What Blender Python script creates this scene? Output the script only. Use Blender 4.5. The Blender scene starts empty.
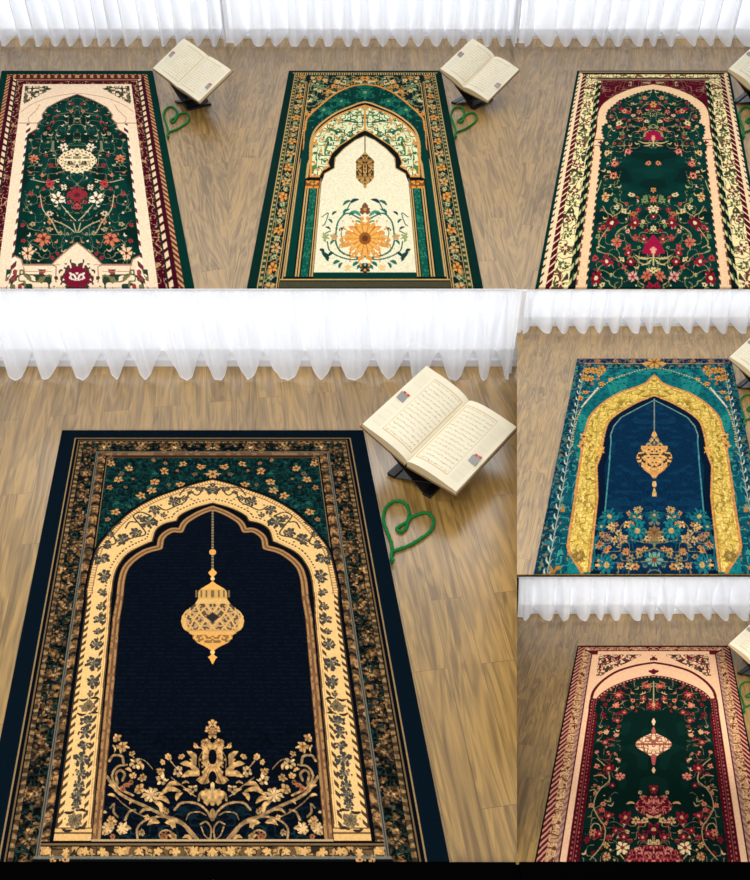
import bpy, bmesh, math, random
import numpy as np
from mathutils import Matrix, Vector

# ------------------------------------------------------------------ camera, world, lights, exposure
sc = bpy.context.scene
COL = sc.collection
F = 840.0                                    # focal length in pixels of a 750 x 880 frame
CAM_H = 1.486
PITCH = math.atan2(440 + 322, F)             # how far the camera looks down
cd = bpy.data.cameras.new('camera')
cam = bpy.data.objects.new('camera', cd)
COL.objects.link(cam)
cam.location = (0, 0, CAM_H)
cam.rotation_euler = (math.pi / 2 - PITCH, 0, 0)
cd.sensor_fit = 'VERTICAL'
cd.sensor_height = 24.0
cd.lens = 24.0 * F / 880.0
cd.clip_start = 0.05
sc.camera = cam

world = bpy.data.worlds.new('world')
sc.world = world
world.use_nodes = True
bgn = world.node_tree.nodes['Background']
bgn.inputs[0].default_value = (0.93, 0.96, 1.0, 1)
bgn.inputs[1].default_value = 0.5

def area(name, loc, target, size, size_y, power, color=(1, 1, 1)):
    ld = bpy.data.lights.new(name, 'AREA')
    ld.shape = 'RECTANGLE'
    ld.size = size
    ld.size_y = size_y
    ld.energy = power
    ld.color = color
    o = bpy.data.objects.new(name, ld)
    COL.objects.link(o)
    o.location = loc
    d = Vector(target) - Vector(loc)
    o.rotation_euler = d.to_track_quat('-Z', 'Y').to_euler()
    return o

area('window_light', (-0.3, 6.8, 4.0), (0, 1.8, 0), 6.0, 2.8, 210, (0.95, 0.98, 1.0))
area('ceiling_light', (-0.8, 0.4, 3.4), (0.0, 2.3, 0), 3.0, 2.0, 66, (1.0, 0.96, 0.9))  # unseen key added overhead, no ceiling fixture
area('room_light', (0.2, -3.2, 2.4), (0.4, 1.6, 0.0), 2.4, 1.6, 70, (1.0, 0.96, 0.9))  # unseen fill added behind the camera to brighten the bays

sc.view_settings.view_transform = 'Standard'
sc.view_settings.look = 'None'
sc.view_settings.gamma = 1.0
sc.view_settings.use_curve_mapping = False
sc.view_settings.exposure = 0.0

# ------------------------------------------------------------------ helpers
def lin(c):
    c = np.asarray(c, dtype=float) / 255.0
    return np.where(c <= 0.04045, c / 12.92, ((c + 0.055) / 1.055) ** 2.4)

def tag(o, label=None, cat=None, group=None, kind=None):
    if label: o['label'] = label
    if cat: o['category'] = cat
    if group: o['group'] = group
    if kind: o['kind'] = kind
    return o

def new_mat(name):
    m = bpy.data.materials.new(name)
    m.use_nodes = True
    return m, m.node_tree, m.node_tree.nodes['Principled BSDF']

def simple(name, rgb, rough=0.6, metal=0.0, noise=0.0, scale=40.0, spec=0.5):
    m, nt, b = new_mat(name)
    c = lin(rgb)
    b.inputs['Roughness'].default_value = rough
    b.inputs['Metallic'].default_value = metal
    b.inputs['Specular IOR Level'].default_value = spec
    if noise > 0:
        tc = nt.nodes.new('ShaderNodeTexCoord')
        n = nt.nodes.new('ShaderNodeTexNoise')
        n.inputs['Scale'].default_value = scale
        n.inputs['Detail'].default_value = 4
        nt.links.new(tc.outputs['Object'], n.inputs['Vector'])
        r = nt.nodes.new('ShaderNodeValToRGB')
        r.color_ramp.elements[0].position = 0.3
        r.color_ramp.elements[1].position = 0.7
        r.color_ramp.elements[0].color = (*(c * (1 - noise)), 1)
        r.color_ramp.elements[1].color = (*np.minimum(c * (1 + noise), 1), 1)
        nt.links.new(n.outputs['Fac'], r.inputs['Fac'])
        nt.links.new(r.outputs['Color'], b.inputs['Base Color'])
    else:
        b.inputs['Base Color'].default_value = (*c, 1)
    return m

def mesh_obj(name, verts, faces, mat, parent=None, matrix=None, smooth=False):
    me = bpy.data.meshes.new(name)
    me.from_pydata([tuple(v) for v in verts], [], faces)
    if mat is not None: me.materials.append(mat)
    if smooth:
        me.polygons.foreach_set('use_smooth', [True] * len(me.polygons))
    me.update()
    o = bpy.data.objects.new(name, me)
    COL.objects.link(o)
    if parent is not None: o.parent = parent
    if matrix is not None: o.matrix_basis = matrix
    return o

def empty(name, matrix):
    o = bpy.data.objects.new(name, None)
    o.empty_display_size = 0.05
    COL.objects.link(o)
    o.matrix_basis = matrix
    return o

class MB:
    """collects simple solids into one mesh"""
    def __init__(s): s.v = []; s.f = []
    def add(s, vs, fs):
        n = len(s.v); s.v += [tuple(x) for x in vs]; s.f += [tuple(i + n for i in f) for f in fs]
    def hexa(s, p):      # 8 corners: bottom ring 0-3, top ring 4-7
        s.add(p, [(0, 3, 2, 1), (4, 5, 6, 7), (0, 1, 5, 4), (1, 2, 6, 5), (2, 3, 7, 6), (3, 0, 4, 7)])
    def box(s, x0, x1, y0, y1, z0, z1):
        s.hexa([(x0, y0, z0), (x1, y0, z0), (x1, y1, z0), (x0, y1, z0), (x0, y0, z1), (x1, y0, z1), (x1, y1, z1), (x0, y1, z1)])
    def build(s, name, mat, parent=None, matrix=None, smooth=False):
        return mesh_obj(name, s.v, s.f, mat, parent, matrix, smooth)

def bevel(o, w, seg=2):
    m = o.modifiers.new('bevel', 'BEVEL'); m.width = w; m.segments = seg; m.limit_method = 'ANGLE'
    return o

# ------------------------------------------------------------------ the display bays
class Bay:
    """a floor with its own tilt: local a = right, b = forward, z = up from that floor"""
    def __init__(s, yh, h, s_):
        s.yh, s.h, s.k = yh, h, s_
        s.th = math.atan2(440 - yh, F)
        s.c, s.s = math.cos(s.th), math.sin(s.th)
        s.M = Matrix.Translation((0, 0, CAM_H)) @ Matrix.Rotation(s.th - PITCH, 4, 'X') @ Matrix.Translation((0, 0, -h))
    def decl(s, y): return s.th + math.atan((y - 440) / F)
    def dist(s, y, z=0.0): return (s.h - z) / math.tan(s.decl(y))
    def height(s, y, b): return s.h - b * math.tan(s.decl(y))
    def depth(s, b, z=0.0): return b * s.c + (s.h - z) * s.s
    def a_of(s, x, b, z=0.0): return (x - 375) / F * s.depth(b, z)
    def at(s, x, y, z=0.0):
        b = s.dist(y, z)
        return Vector((s.a_of(x, b, z), b, z))

GROUND = Bay(-322, CAM_H, 1.0)               # main bay and the three bays of the back row share one level
FIVE = Bay(-22, 0.881, 0.5)
SIX = Bay(265, 0.984, 0.5)

# ------------------------------------------------------------------ woven pattern canvas (right half, mirrored)
def vnoise(u, v, seed):
    """smooth value noise"""
    iu = np.floor(u).astype(np.int64); iv = np.floor(v).astype(np.int64)
    fu = u - iu; fv = v - iv
    fu = fu * fu * (3 - 2 * fu); fv = fv * fv * (3 - 2 * fv)
    def h(a, b):
        n = (a * 374761393 + b * 668265263 + seed * 974711) & 0x7fffffff
        n = ((n ^ (n >> 13)) * 1274126177) & 0x7fffffff
        n = (n ^ (n >> 16)) & 0xffff
        return n / 65535.0
    return (h(iu, iv) * (1 - fu) + h(iu + 1, iv) * fu) * (1 - fv) + (h(iu, iv + 1) * (1 - fu) + h(iu + 1, iv + 1) * fu) * fv

def smooth_pts(p, n=6):
    p = [np.array(q, float) for q in p]
    if len(p) < 3: return p
    out = []
    for i in range(len(p) - 1):
        p0 = p[i - 1] if i > 0 else 2 * p[0] - p[1]
        p3 = p[i + 2] if i + 2 < len(p) else 2 * p[-1] - p[-2]
        for k in range(n):
            t = k / n
            out.append(0.5 * ((2 * p[i]) + (-p0 + p[i + 1]) * t + (2 * p0 - 5 * p[i] + 4 * p[i + 1] - p3) * t * t + (-p0 + 3 * p[i] - 3 * p[i + 1] + p3) * t ** 3))
    out.append(p[-1])
    return out

class Rug:
    def __init__(s, bay, cx, ytop, yend, hw, nu, nv, scale):
        s.bay, s.cx, s.ytop, s.hw, s.scale = bay, cx, ytop, hw, scale
        s.btop = bay.dist(ytop); s.bend = bay.dist(yend)
        s.W2 = hw / F * bay.depth(s.btop)            # half width in metres
        # k stretches the pattern to the rug's own length
        def vm(y):                                   # reference pattern length at the matching place on the largest rug
            b = GROUND.dist(y); return (GROUND.dist(432) - b) / (150.3 / F * GROUND.depth(GROUND.dist(432)))
        yy = ytop + 424 * scale
        s.k = (s.btop - bay.dist(yy)) / s.W2 / vm(856)
        s.L = (s.btop - s.bend) / s.W2 / s.k
        s.nu, s.nv = nu, nv
        u = np.linspace(0, 1, nu); v = np.linspace(0, s.L, nv)
        s.u, s.v = u, v
        s.U, s.V = np.meshgrid(u, v)
        s.img = np.zeros((nv, nu, 3))
        s.W = vnoise(s.U * (85 if scale == 1 else 52), s.V * (85 if scale == 1 else 52), 77)
        s.D = np.minimum(1 - s.U, s.V * 1.22)        # distance from the border
    def uv(s, p):                                    # photo coordinates to pattern coordinates
        x, y = p
        b = s.bay.dist(y)
        hw = s.hw * (y - s.bay.yh) / (s.ytop - s.bay.yh)
        return (abs(x - s.cx) / hw, (s.btop - b) / s.W2 / s.k)
    def uvs(s, pts): return [s.uv(p) for p in pts]
    def fill(s, mask, col): s.img[mask] = col
    def band(s, d0, d1, col, fld=None, vmin=None):
        f = s.D if fld is None else fld
        m = (f >= d0) & (f < d1)
        s.img[m] = col
        return m
    def box(s, u0, u1, v0, v1):
        i0 = max(0, int(np.searchsorted(s.v, v0)) - 1); i1 = min(s.nv, int(np.searchsorted(s.v, v1)) + 1)
        j0 = max(0, int(np.searchsorted(s.u, u0)) - 1); j1 = min(s.nu, int(np.searchsorted(s.u, u1)) + 1)
        return slice(i0, i1), slice(j0, j1)
    def poly_mask(s, pts):
        P = np.array(pts); sl = s.box(P[:, 0].min(), P[:, 0].max(), P[:, 1].min(), P[:, 1].max())
        U, V = s.U[sl], s.V[sl]; ins = np.zeros(U.shape, bool)
        n = len(P)
        for i in range(n):
            (x0, y0), (x1, y1) = P[i], P[(i + 1) % n]
            if y0 == y1: continue
            c = ((y0 > V) != (y1 > V)) & (U < (x1 - x0) * (V - y0) / (y1 - y0) + x0)
            ins ^= c
        m = np.zeros(s.U.shape, bool); m[sl] = ins
        return m
    def poly(s, pts, col):
        m = s.poly_mask(pts); s.img[m] = col; return m
    def dist(s, pts, pad=None):
        """distance to a polyline and the length along it"""
        P = np.array(pts)
        sl = (slice(None), slice(None)) if pad is None else s.box(P[:, 0].min() - pad, P[:, 0].max() + pad, P[:, 1].min() - pad, P[:, 1].max() + pad)
        U, V = s.U[sl], s.V[sl]
        best = np.full(U.shape, 9.0); arc = np.zeros(U.shape); acc = 0.0
        for i in range(len(P) - 1):
            a, b = P[i], P[i + 1]; d = b - a; L2 = float(d @ d) + 1e-12; L = L2 ** 0.5
            t = np.clip(((U - a[0]) * d[0] + (V - a[1]) * d[1]) / L2, 0, 1)
            q = np.hypot(U - a[0] - t * d[0], V - a[1] - t * d[1])
            m = q < best
            best[m] = q[m]; arc[m] = acc + t[m] * L
            acc += L
        return sl, best, arc, acc
    def line(s, pts, w, col, taper=False, sm=True):
        if sm: pts = smooth_pts(pts, 5)
        sl, q, arc, tot = s.dist(pts, w)
        ww = w / 2
        if taper: ww = w / 2 * np.sin(np.pi * np.clip(arc / tot, 0.02, 0.98)) ** 0.6
        sub = s.img[sl]; sub[q < ww] = col
    def leaf(s, p0, p1, w, col, col2=None, bend=0.15):
        p0 = np.array(p0); p1 = np.array(p1); d = p1 - p0; n = np.array([-d[1], d[0]])
        mid = (p0 + p1) / 2 + n * bend
        s.line([p0, mid, p1], w, col, taper=True)
        if col2 is not None: s.line([p0, mid, p1], w * 0.3, col2, taper=True)
    def flower(s, c, r, col, cen=None, n=5, rot=0.0, inner=0.45, dark=None, sq=1.0):
        cu, cv = c
        sl = s.box(cu - r * 1.3, cu + r * 1.3, cv - r * 1.3, cv + r * 1.3)
        U, V = s.U[sl], s.V[sl]
        if U.size == 0: return
        dx = U - cu; dy = (V - cv) / sq
        R = np.hypot(dx, dy) / r; A = np.arctan2(dy, dx) + rot
        R = R * (.66 + .68 * s.W[sl])
        edge = inner + (1 - inner) * np.abs(np.cos(A * n / 2)) ** 0.7
        sub = s.img[sl]
        m = R < edge
        sub[m] = col
        if dark is not None: sub[m & (np.abs(np.sin(A * n / 2)) > 0.93) & (R > 0.25)] = dark
        if cen is not None: sub[R < 0.28] = cen
    def blob(s, c, ru, rv, col, ring=None, rc=None):
        sl = s.box(c[0] - ru, c[0] + ru, c[1] - rv, c[1] + rv)
        R = np.hypot((s.U[sl] - c[0]) / ru, (s.V[sl] - c[1]) / rv)
        sub = s.img[sl]; sub[R < 1] = col
        if ring: sub[R < ring] = rc
    def filigree(s, mask, sc_, cols, seed, t=0.05, blobcol=None, bt=0.74):
        n1 = vnoise(s.U * sc_ + 7, s.V * sc_ + 3, seed); n2 = vnoise(s.U * sc_ * 1.1 + 31, s.V * sc_ * 1.1 + 17, seed + 5)
        n3 = vnoise(s.U * sc_ * 2.3, s.V * sc_ * 2.3, seed + 9)
        s.img[mask & (np.abs(n1 - 0.5) < t)] = cols[0]
        s.img[mask & (np.abs(n2 - 0.5) < t * 0.8)] = cols[1 % len(cols)]
        if len(cols) > 2: s.img[mask & (n3 > 0.78)] = cols[2]
        if blobcol is not None: s.img[mask & (n2 > bt) & (n3 > 0.3)] = blobcol
    def scatter(s, mask, step, seed, fn, jitter=0.35):
        r = random.Random(seed)
        nv_ = int(s.L / step) + 1; nu_ = int(1 / step) + 1
        for i in range(nv_):
            for j in range(nu_):
                cu = (j + 0.5 + (0.5 if i % 2 else 0) + r.uniform(-jitter, jitter)) * step
                cv = (i + 0.5 + r.uniform(-jitter, jitter)) * step
                a = int(cv / s.L * (s.nv - 1)); b = int(cu * (s.nu - 1))
                q = r.random()
                if 0 <= a < s.nv and 0 <= b < s.nu and mask[a, b]: fn(cu, cv, q, r)
    def rope(s, mask, coord, along, period, c1, c2, slant=1.0, duty=0.5):
        ph = (along / period + slant * coord / period) % 1.0
        s.img[mask] = c1
        s.img[mask & (ph < duty)] = c2
    def mottle(s, mask, sc_, lo, hi, seed=1):
        n = vnoise(s.U * sc_, s.V * sc_, seed)
        s.img[mask] *= (lo + (hi - lo) * n[mask])[:, None]
    def shade(s, amt, seed, sc_=60):
        n = vnoise(s.U * sc_, s.V * sc_, seed) - 0.5
        s.img *= (1 + amt * n)[..., None]

    def build(s, name, label, mat, group):
        """one mesh: the woven top as a fine grid coloured point by point, on a 5 mm thick body"""
        U = np.concatenate([-s.u[:0:-1], s.u]); nu2 = len(U)
        img = np.concatenate([s.img[:, :0:-1], s.img], axis=1)
        rng = np.random.RandomState(3)
        img = np.clip(img * (1 + 0.05 * rng.randn(*img.shape[:2])[..., None]), 0, 255)
        V = s.v; b = s.btop - V * s.W2 * s.k
        th = 0.005 * s.bay.k + 0.001
        Z = b * s.bay.c + s.bay.h * s.bay.s
        ac = (s.cx - 375) / F * Z
        A = ac[:, None] + U[None, :] * s.W2
        a0, b0 = ac[0], s.btop
        co = np.empty((s.nv, nu2, 3)); co[..., 0] = A - a0; co[..., 1] = (b - b0)[:, None]; co[..., 2] = th
        n = s.nv * nu2
        idx = np.arange(n).reshape(s.nv, nu2)
        q = np.stack([idx[:-1, :-1], idx[1:, :-1], idx[1:, 1:], idx[:-1, 1:]], -1).reshape(-1, 4)
        ring = np.concatenate([idx[0, :-1], idx[:-1, -1], idx[-1, :0:-1], idx[:0:-1, 0]])
        low = co.reshape(-1, 3)[ring].copy(); low[:, 2] = 0.0
        li = n + np.arange(len(ring)); nx = np.roll(np.arange(len(ring)), -1)
        side = np.stack([ring, ring[nx], li[nx], li], -1)
        co2 = np.concatenate([co.reshape(-1, 3), low])
        faces = np.concatenate([q, side]).astype(np.int32)
        colr = np.concatenate([lin(img).reshape(-1, 3), lin(img).reshape(-1, 3)[ring]])
        me = bpy.data.meshes.new(name)
        me.vertices.add(len(co2)); me.vertices.foreach_set('co', co2.ravel().astype(np.float32))
        me.loops.add(faces.size); me.loops.foreach_set('vertex_index', faces.ravel())
        me.polygons.add(len(faces)); me.polygons.foreach_set('loop_start', np.arange(0, faces.size, 4, dtype=np.int32))
        me.update(calc_edges=True)
        at = me.color_attributes.new('weave', 'FLOAT_COLOR', 'POINT')
        rgba = np.ones((len(co2), 4), np.float32); rgba[:, :3] = colr
        at.data.foreach_set('color', rgba.ravel())
        me.materials.append(mat)
        o = bpy.data.objects.new(name, me); COL.objects.link(o)
        o.matrix_basis = s.bay.M @ Matrix.Translation((a0, b0, 0.0006))
        tag(o, label, 'rug', group)
        return o
# ------------------------------------------------------------------ materials
def weave_material():
    m, nt, b = new_mat('woven_rug')
    a = nt.nodes.new('ShaderNodeVertexColor'); a.layer_name = 'weave'
    nt.links.new(a.outputs['Color'], b.inputs['Base Color'])
    b.inputs['Roughness'].default_value = 0.92
    b.inputs['Specular IOR Level'].default_value = 0.02
    tc = nt.nodes.new('ShaderNodeTexCoord')
    n = nt.nodes.new('ShaderNodeTexNoise'); n.inputs['Scale'].default_value = 420
    nt.links.new(tc.outputs['Object'], n.inputs['Vector'])
    bp = nt.nodes.new('ShaderNodeBump'); bp.inputs['Strength'].default_value = 0.25; bp.inputs['Distance'].default_value = 0.001
    nt.links.new(n.outputs['Fac'], bp.inputs['Height']); nt.links.new(bp.outputs['Normal'], b.inputs['Normal'])
    return m

def page_material():
    m, nt, b = new_mat('printed_page')
    a = nt.nodes.new('ShaderNodeVertexColor'); a.layer_name = 'weave'
    nt.links.new(a.outputs['Color'], b.inputs['Base Color'])
    b.inputs['Roughness'].default_value = 0.8
    b.inputs['Specular IOR Level'].default_value = 0.2
    return m

def wood_material(name, plank_w, plank_l, tone, spec=0.9):
    m, nt, b = new_mat(name)
    L = nt.links.new
    def N(t, **k):
        n = nt.nodes.new(t)
        for a, v in k.items(): n.inputs[a].default_value = v
        return n
    tc = N('ShaderNodeTexCoord')
    sw = N('ShaderNodeMapping'); sw.inputs['Rotation'].default_value = (0, 0, math.pi / 2)
    L(tc.outputs['Object'], sw.inputs['Vector'])
    br = N('ShaderNodeTexBrick', **{'Scale': 1.0, 'Mortar Size': plank_w * 0.006, 'Mortar Smooth': 0.3, 'Brick Width': plank_l, 'Row Height': plank_w, 'Bias': 0.0})
    br.offset = 0.37; br.inputs['Color1'].default_value = (0, 0, 0, 1); br.inputs['Color2'].default_value = (1, 1, 1, 1); br.inputs['Mortar'].default_value = (0.5, 0.5, 0.5, 1)
    L(sw.outputs['Vector'], br.inputs['Vector'])
    # every plank shifts the grain by its own amount
    off = nt.nodes.new('ShaderNodeVectorMath'); off.operation = 'MULTIPLY_ADD'
    L(br.outputs['Color'], off.inputs[0]); off.inputs[1].default_value = (3.7, 9.1, 5.3); L(tc.outputs['Object'], off.inputs[2])
    st = N('ShaderNodeMapping'); st.inputs['Scale'].default_value = (1 / plank_w, 0.11 / plank_w, 1)
    L(off.outputs[0], st.inputs['Vector'])
    n1 = N('ShaderNodeTexNoise', Scale=1.6, Detail=3, Roughness=0.5, Distortion=0.6); L(st.outputs['Vector'], n1.inputs['Vector'])
    # cathedral rings: contour lines of the slow noise
    mu = nt.nodes.new('ShaderNodeMath'); mu.operation = 'MULTIPLY'; mu.inputs[1].default_value = 46; L(n1.outputs['Fac'], mu.inputs[0])
    si = nt.nodes.new('ShaderNodeMath'); si.operation = 'SINE'; L(mu.outputs[0], si.inputs[0])
    n2 = N('ShaderNodeTexNoise', Scale=7.0, Detail=4, Roughness=0.6)
    st2 = N('ShaderNodeMapping'); st2.inputs['Scale'].default_value = (1 / plank_w, 0.04 / plank_w, 1)
    L(off.outputs[0], st2.inputs['Vector']); L(st2.outputs['Vector'], n2.inputs['Vector'])
    mx = nt.nodes.new('ShaderNodeMath'); mx.operation = 'MULTIPLY_ADD'; L(si.outputs[0], mx.inputs[0]); mx.inputs[1].default_value = 0.12; L(n2.outputs['Fac'], mx.inputs[2])
    mx2 = nt.nodes.new('ShaderNodeMath'); mx2.operation = 'MULTIPLY_ADD'; L(n1.outputs['Fac'], mx2.inputs[0]); mx2.inputs[1].default_value = 0.45; L(mx.outputs[0], mx2.inputs[2])
    mx3 = nt.nodes.new('ShaderNodeMath'); mx3.operation = 'MULTIPLY_ADD'; L(br.outputs['Color'], mx3.inputs[0]); mx3.inputs[1].default_value = 0.15; L(mx2.outputs[0], mx3.inputs[2])
    rp = nt.nodes.new('ShaderNodeValToRGB')
    e = rp.color_ramp.elements
    t = np.array(tone, float)
    e[0].position = 0.52; e[0].color = (*lin(t * np.array([.78, .75, .64])), 1)
    e[1].position = 1.02; e[1].color = (*lin(np.minimum(t * 1.17, 255)), 1)
    k = rp.color_ramp.elements.new(0.78); k.color = (*lin(t), 1)
    L(mx3.outputs[0], rp.inputs['Fac'])
    seam = nt.nodes.new('ShaderNodeMix'); seam.data_type = 'RGBA'
    L(br.outputs['Fac'], seam.inputs[0]); L(rp.outputs['Color'], seam.inputs[6]); seam.inputs[7].default_value = (*lin(t * 0.5), 1)
    L(seam.outputs[2], b.inputs['Base Color'])
    b.inputs['Roughness'].default_value = 0.30
    b.inputs['Specular IOR Level'].default_value = spec
    b.inputs['Coat Weight'].default_value = 0.5 * (spec > .8); b.inputs['Coat Roughness'].default_value = 0.3
    bp = nt.nodes.new('ShaderNodeBump'); bp.inputs['Strength'].default_value = 0.06; bp.inputs['Distance'].default_value = 0.002
    L(mx.outputs[0], bp.inputs['Height']); L(bp.outputs['Normal'], b.inputs['Normal'])
    return m

def curtain_material():
    m = bpy.data.materials.new('sheer_voile'); m.use_nodes = True
    nt = m.node_tree; nt.nodes.clear(); L = nt.links.new
    out = nt.nodes.new('ShaderNodeOutputMaterial')
    d = nt.nodes.new('ShaderNodeBsdfDiffuse'); d.inputs[0].default_value = (0.86, 0.87, 0.9, 1)
    t = nt.nodes.new('ShaderNodeBsdfTranslucent'); t.inputs[0].default_value = (0.9, 0.91, 0.94, 1)
    tr = nt.nodes.new('ShaderNodeBsdfTransparent'); tr.inputs[0].default_value = (1, 1, 1, 1)
    m1 = nt.nodes.new('ShaderNodeMixShader'); m1.inputs[0].default_value = 0.35
    L(d.outputs[0], m1.inputs[1]); L(t.outputs[0], m1.inputs[2])
    m2 = nt.nodes.new('ShaderNodeMixShader'); m2.inputs[0].default_value = 0.16
    L(m1.outputs[0], m2.inputs[1]); L(tr.outputs[0], m2.inputs[2]); L(m2.outputs[0], out.inputs[0])
    return m

def glow_material(strength):  # emission for the light box panels added behind the curtains
    m, nt, b = new_mat('daylit_pane')
    b.inputs['Base Color'].default_value = (0.8, 0.85, 0.9, 1)
    b.inputs['Emission Color'].default_value = (0.93, 0.96, 1.0, 1)
    b.inputs['Emission Strength'].default_value = strength
    return m

M_WEAVE = weave_material(); M_PAGE = page_material()
M_VOILE = curtain_material(); M_GLOW = glow_material(1.0); M_GLOW_BACK = glow_material(1.5)
M_WALL = simple('white_paint', (232, 234, 238), 0.6)
M_SKIRT = simple('white_gloss_paint', (222, 224, 228), 0.4)
M_BLACK = simple('black_lacquer', (3, 3, 3), 0.8, spec=0.0)
M_STAND = simple('black_stained_wood', (14, 12, 12), 0.4, noise=0.4, scale=60)
M_COVER = simple('brown_book_cloth', (120, 92, 62), 0.7, noise=0.15, scale=200)
M_YARN = simple('green_yarn', (20, 112, 52), 0.9, noise=0.3, scale=500, spec=0.2)
M_TABG = simple('grey_tab', (150, 148, 143), 0.5)
M_TABR = simple('red_tab', (200, 70, 65), 0.5)

# ------------------------------------------------------------------ rug patterns, measured from the photograph
def px(org, s, pts): return [(org[0] + x / s, org[1] + y / s) for x, y in pts]

def rug_main():
    R = Rug(GROUND, 213.0, 432, 863.0, 150.3, 400, 980, 1.0)
    U, V, D = R.U, R.V, R.D
    NAVY = (5, 18, 28); INK = (5, 9, 16); GOLD = (196, 152, 96); GOLD2 = (150, 112, 72); CREAM = (238, 192, 124); CH = (66, 62, 56)
    R.img[:] = NAVY
    n0 = vnoise(U * 30, V * 30, 2)
    R.band(.094, .101, (150, 122, 82)); R.band(.104, .118, INK); R.band(.118, .126, (110, 88, 60)); R.band(.126, .25, INK)
    along = np.where(1 - U < V * 1.22, V, U + 10)
    m = (D >= .134) & (D < .157); s_ = np.sin(along * 2 * np.pi / .04 + 3 * n0) * .5 + .5
    R.img[m] = (74, 58, 40); R.img[m & (s_ + n0 * .8 > .9)] = (146, 114, 74); R.mottle(m, 90, .6, 1.2, 8)
    m = (D >= .158) & (D < .25); R.img[m] = (9, 14, 16)
    R.filigree(m, 26, [(36, 62, 54), (70, 72, 52), (112, 84, 52)], 11, .055, (150, 108, 64), .72)
    def fb(cu, cv, q, r):
        c = [(196, 148, 92), (158, 112, 68), (126, 92, 62)][int(q * 3)]
        R.flower((cu, cv), .008 + .014 * r.random(), c, (80, 48, 28), r.choice([3, 4, 5]), q * 6)
    bandm = m
    R.scatter(m, .06, 3, fb)
    for k in range(20):                                       # larger rosettes down the side and along the top
        v = .2 + k * .205
        R.flower((.797, v), .038, (150, 108, 68), (90, 60, 36), 8, v * 9, .5, (30, 26, 22)); R.flower((.797, v), .017, (206, 160, 104), (90, 56, 34), 5, v)
    for k in range(4):
        R.flower((.0 + k * .235, .166), .040, (188, 140, 88), (110, 66, 40), 7, .2, .55, (46, 34, 24)); R.flower((k * .235, .166), .017, (226, 182, 122), None, 5)
    R.mottle(bandm, 75, .2, 1.2, 5); R.filigree(bandm, 34, [(18, 40, 38), (12, 26, 27)], 41, .04)
    R.band(.25, .264, (108, 104, 92)); R.band(.255, .259, (60, 58, 50))
    m = (D >= .264) & (D < .312); R.img[m] = (98, 76, 50)
    s_ = np.sin(along * 2 * np.pi / .088 + 1.2 * np.sin((D - .264) / .048 * 3.14)) * .5 + .5
    R.img[m & (s_ * .5 + n0 * .8 > .68)] = (166, 122, 76); R.img[m & (s_ < .08)] = (30, 26, 22); R.mottle(m, 80, .55, 1.2, 6)
    R.filigree(m, 42, [(60, 44, 30)], 5, .05)
    R.band(.312, .34, INK); R.band(.322, .328, (120, 98, 66))
    top = (V * 1.22 < 1 - U) & (D >= .268) & (D < .312)
    R.img[top] = (112, 78, 50); R.img[top & (n0 > .55)] = (140, 104, 70); R.img[top & (D > .295)] = (64, 42, 30)
    # spandrels
    inner = D >= .33
    R.img[inner] = (7, 26, 28)
    R.filigree(inner & (V < 1.3), 40, [(20, 70, 64), (14, 52, 50), (10, 38, 38)], 21, .07, (18, 64, 58), .78); R.mottle(inner & (V < 1.3), 60, .55, 1.2, 3)
    out = px((0, 420), 3.26, [(283, 560), (300, 480), (320, 420), (360, 370), (420, 310), (500, 262), (580, 232), (640, 212), (694, 199)])
    outer = [(.684, R.uv((60, 842))[1])] + R.uvs([(86.8, 620)])[:0] + [(.684, R.uv((87, 604))[1])] + smooth_pts(R.uvs(out), 5)
    outer[-1] = (0, outer[-1][1])
    m_sp = inner & ~R.poly_mask(outer + [(0, 3.2), (.684, 3.2)]) & (U < .66)
    def fs(cu, cv, q, r):
        R.flower((cu, cv), .010 + .014 * r.random(), [(150, 106, 66), (104, 84, 58), (30, 92, 80)][int(q * 3)], (60, 42, 30), 5, q * 6)
    R.scatter(m_sp, .12, 8, fs)
    for p in px((55, 425), 4.69, [(265, 190), (350, 212), (515, 225), (605, 190), (685, 205), (468, 275), (455, 315), (408, 340), (287, 417), (592, 288), (300, 265)]):
        R.flower(R.uv(p), .027, (196, 142, 84), (110, 62, 38), 5, p[0], .5, (70, 48, 30))
    R.flower((0, R.uv((213, 476))[1]), .04, (190, 140, 88), (90, 60, 40), 6)
    # cream arch
    inn = [(.522, R.uv((60, 842))[1]), (.535, R.uv((60, 700))[1]), (.542, R.uv((60, 620))[1])] + smooth_pts(R.uvs(px((0, 420), 3.26, [(365, 590), (375, 520), (390, 480), (420, 442), (470, 415), (500, 402)])), 4) \
        + smooth_pts(R.uvs(px((0, 420), 3.26, [(500, 402), (512, 365), (540, 345), (578, 336)])), 4) + smooth_pts(R.uvs(px((0, 420), 3.26, [(578, 336), (592, 316), (640, 293), (694, 278)])), 4)
    inn[-1] = (0, inn[-1][1])
    bot = R.uv((60, 842))[1]
    arch_out = R.poly_mask(outer + [(0, bot)])
    arch_in = R.poly_mask(inn + [(0, bot)])
    cream = arch_out & ~arch_in
    R.img[(R.U < .70) & (V > R.uv((86.8, 600))[1]) & (R.U > .6)] = INK
    _, dO, sO, _t = R.dist(outer); R.img[dO < .013] = INK
    R.img[cream] = CREAM
    _, dI, sI, _t = R.dist(inn)
    low = V > R.uv((87, 596))[1]
    rp = ((sO / .042 - dO / .040) % 1.0) < .5
    R.img[cream & (dO < .028) & low & rp] = (84, 62, 42)
    R.img[cream & (dO < .030) & ~low & (((sO / .018) % 1) < .4)] = (176, 130, 82); R.img[cream & (dO > .030) & (dO < .037) & ~low] = (150, 112, 74)
    R.img[cream & (dO < .008)] = (60, 46, 34)
    rp = ((sI / .046 + dI / .04) % 1.0) < .5
    R.img[cream & (dI > .024) & (dI < .044) & low & rp] = (84, 62, 42)
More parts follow.
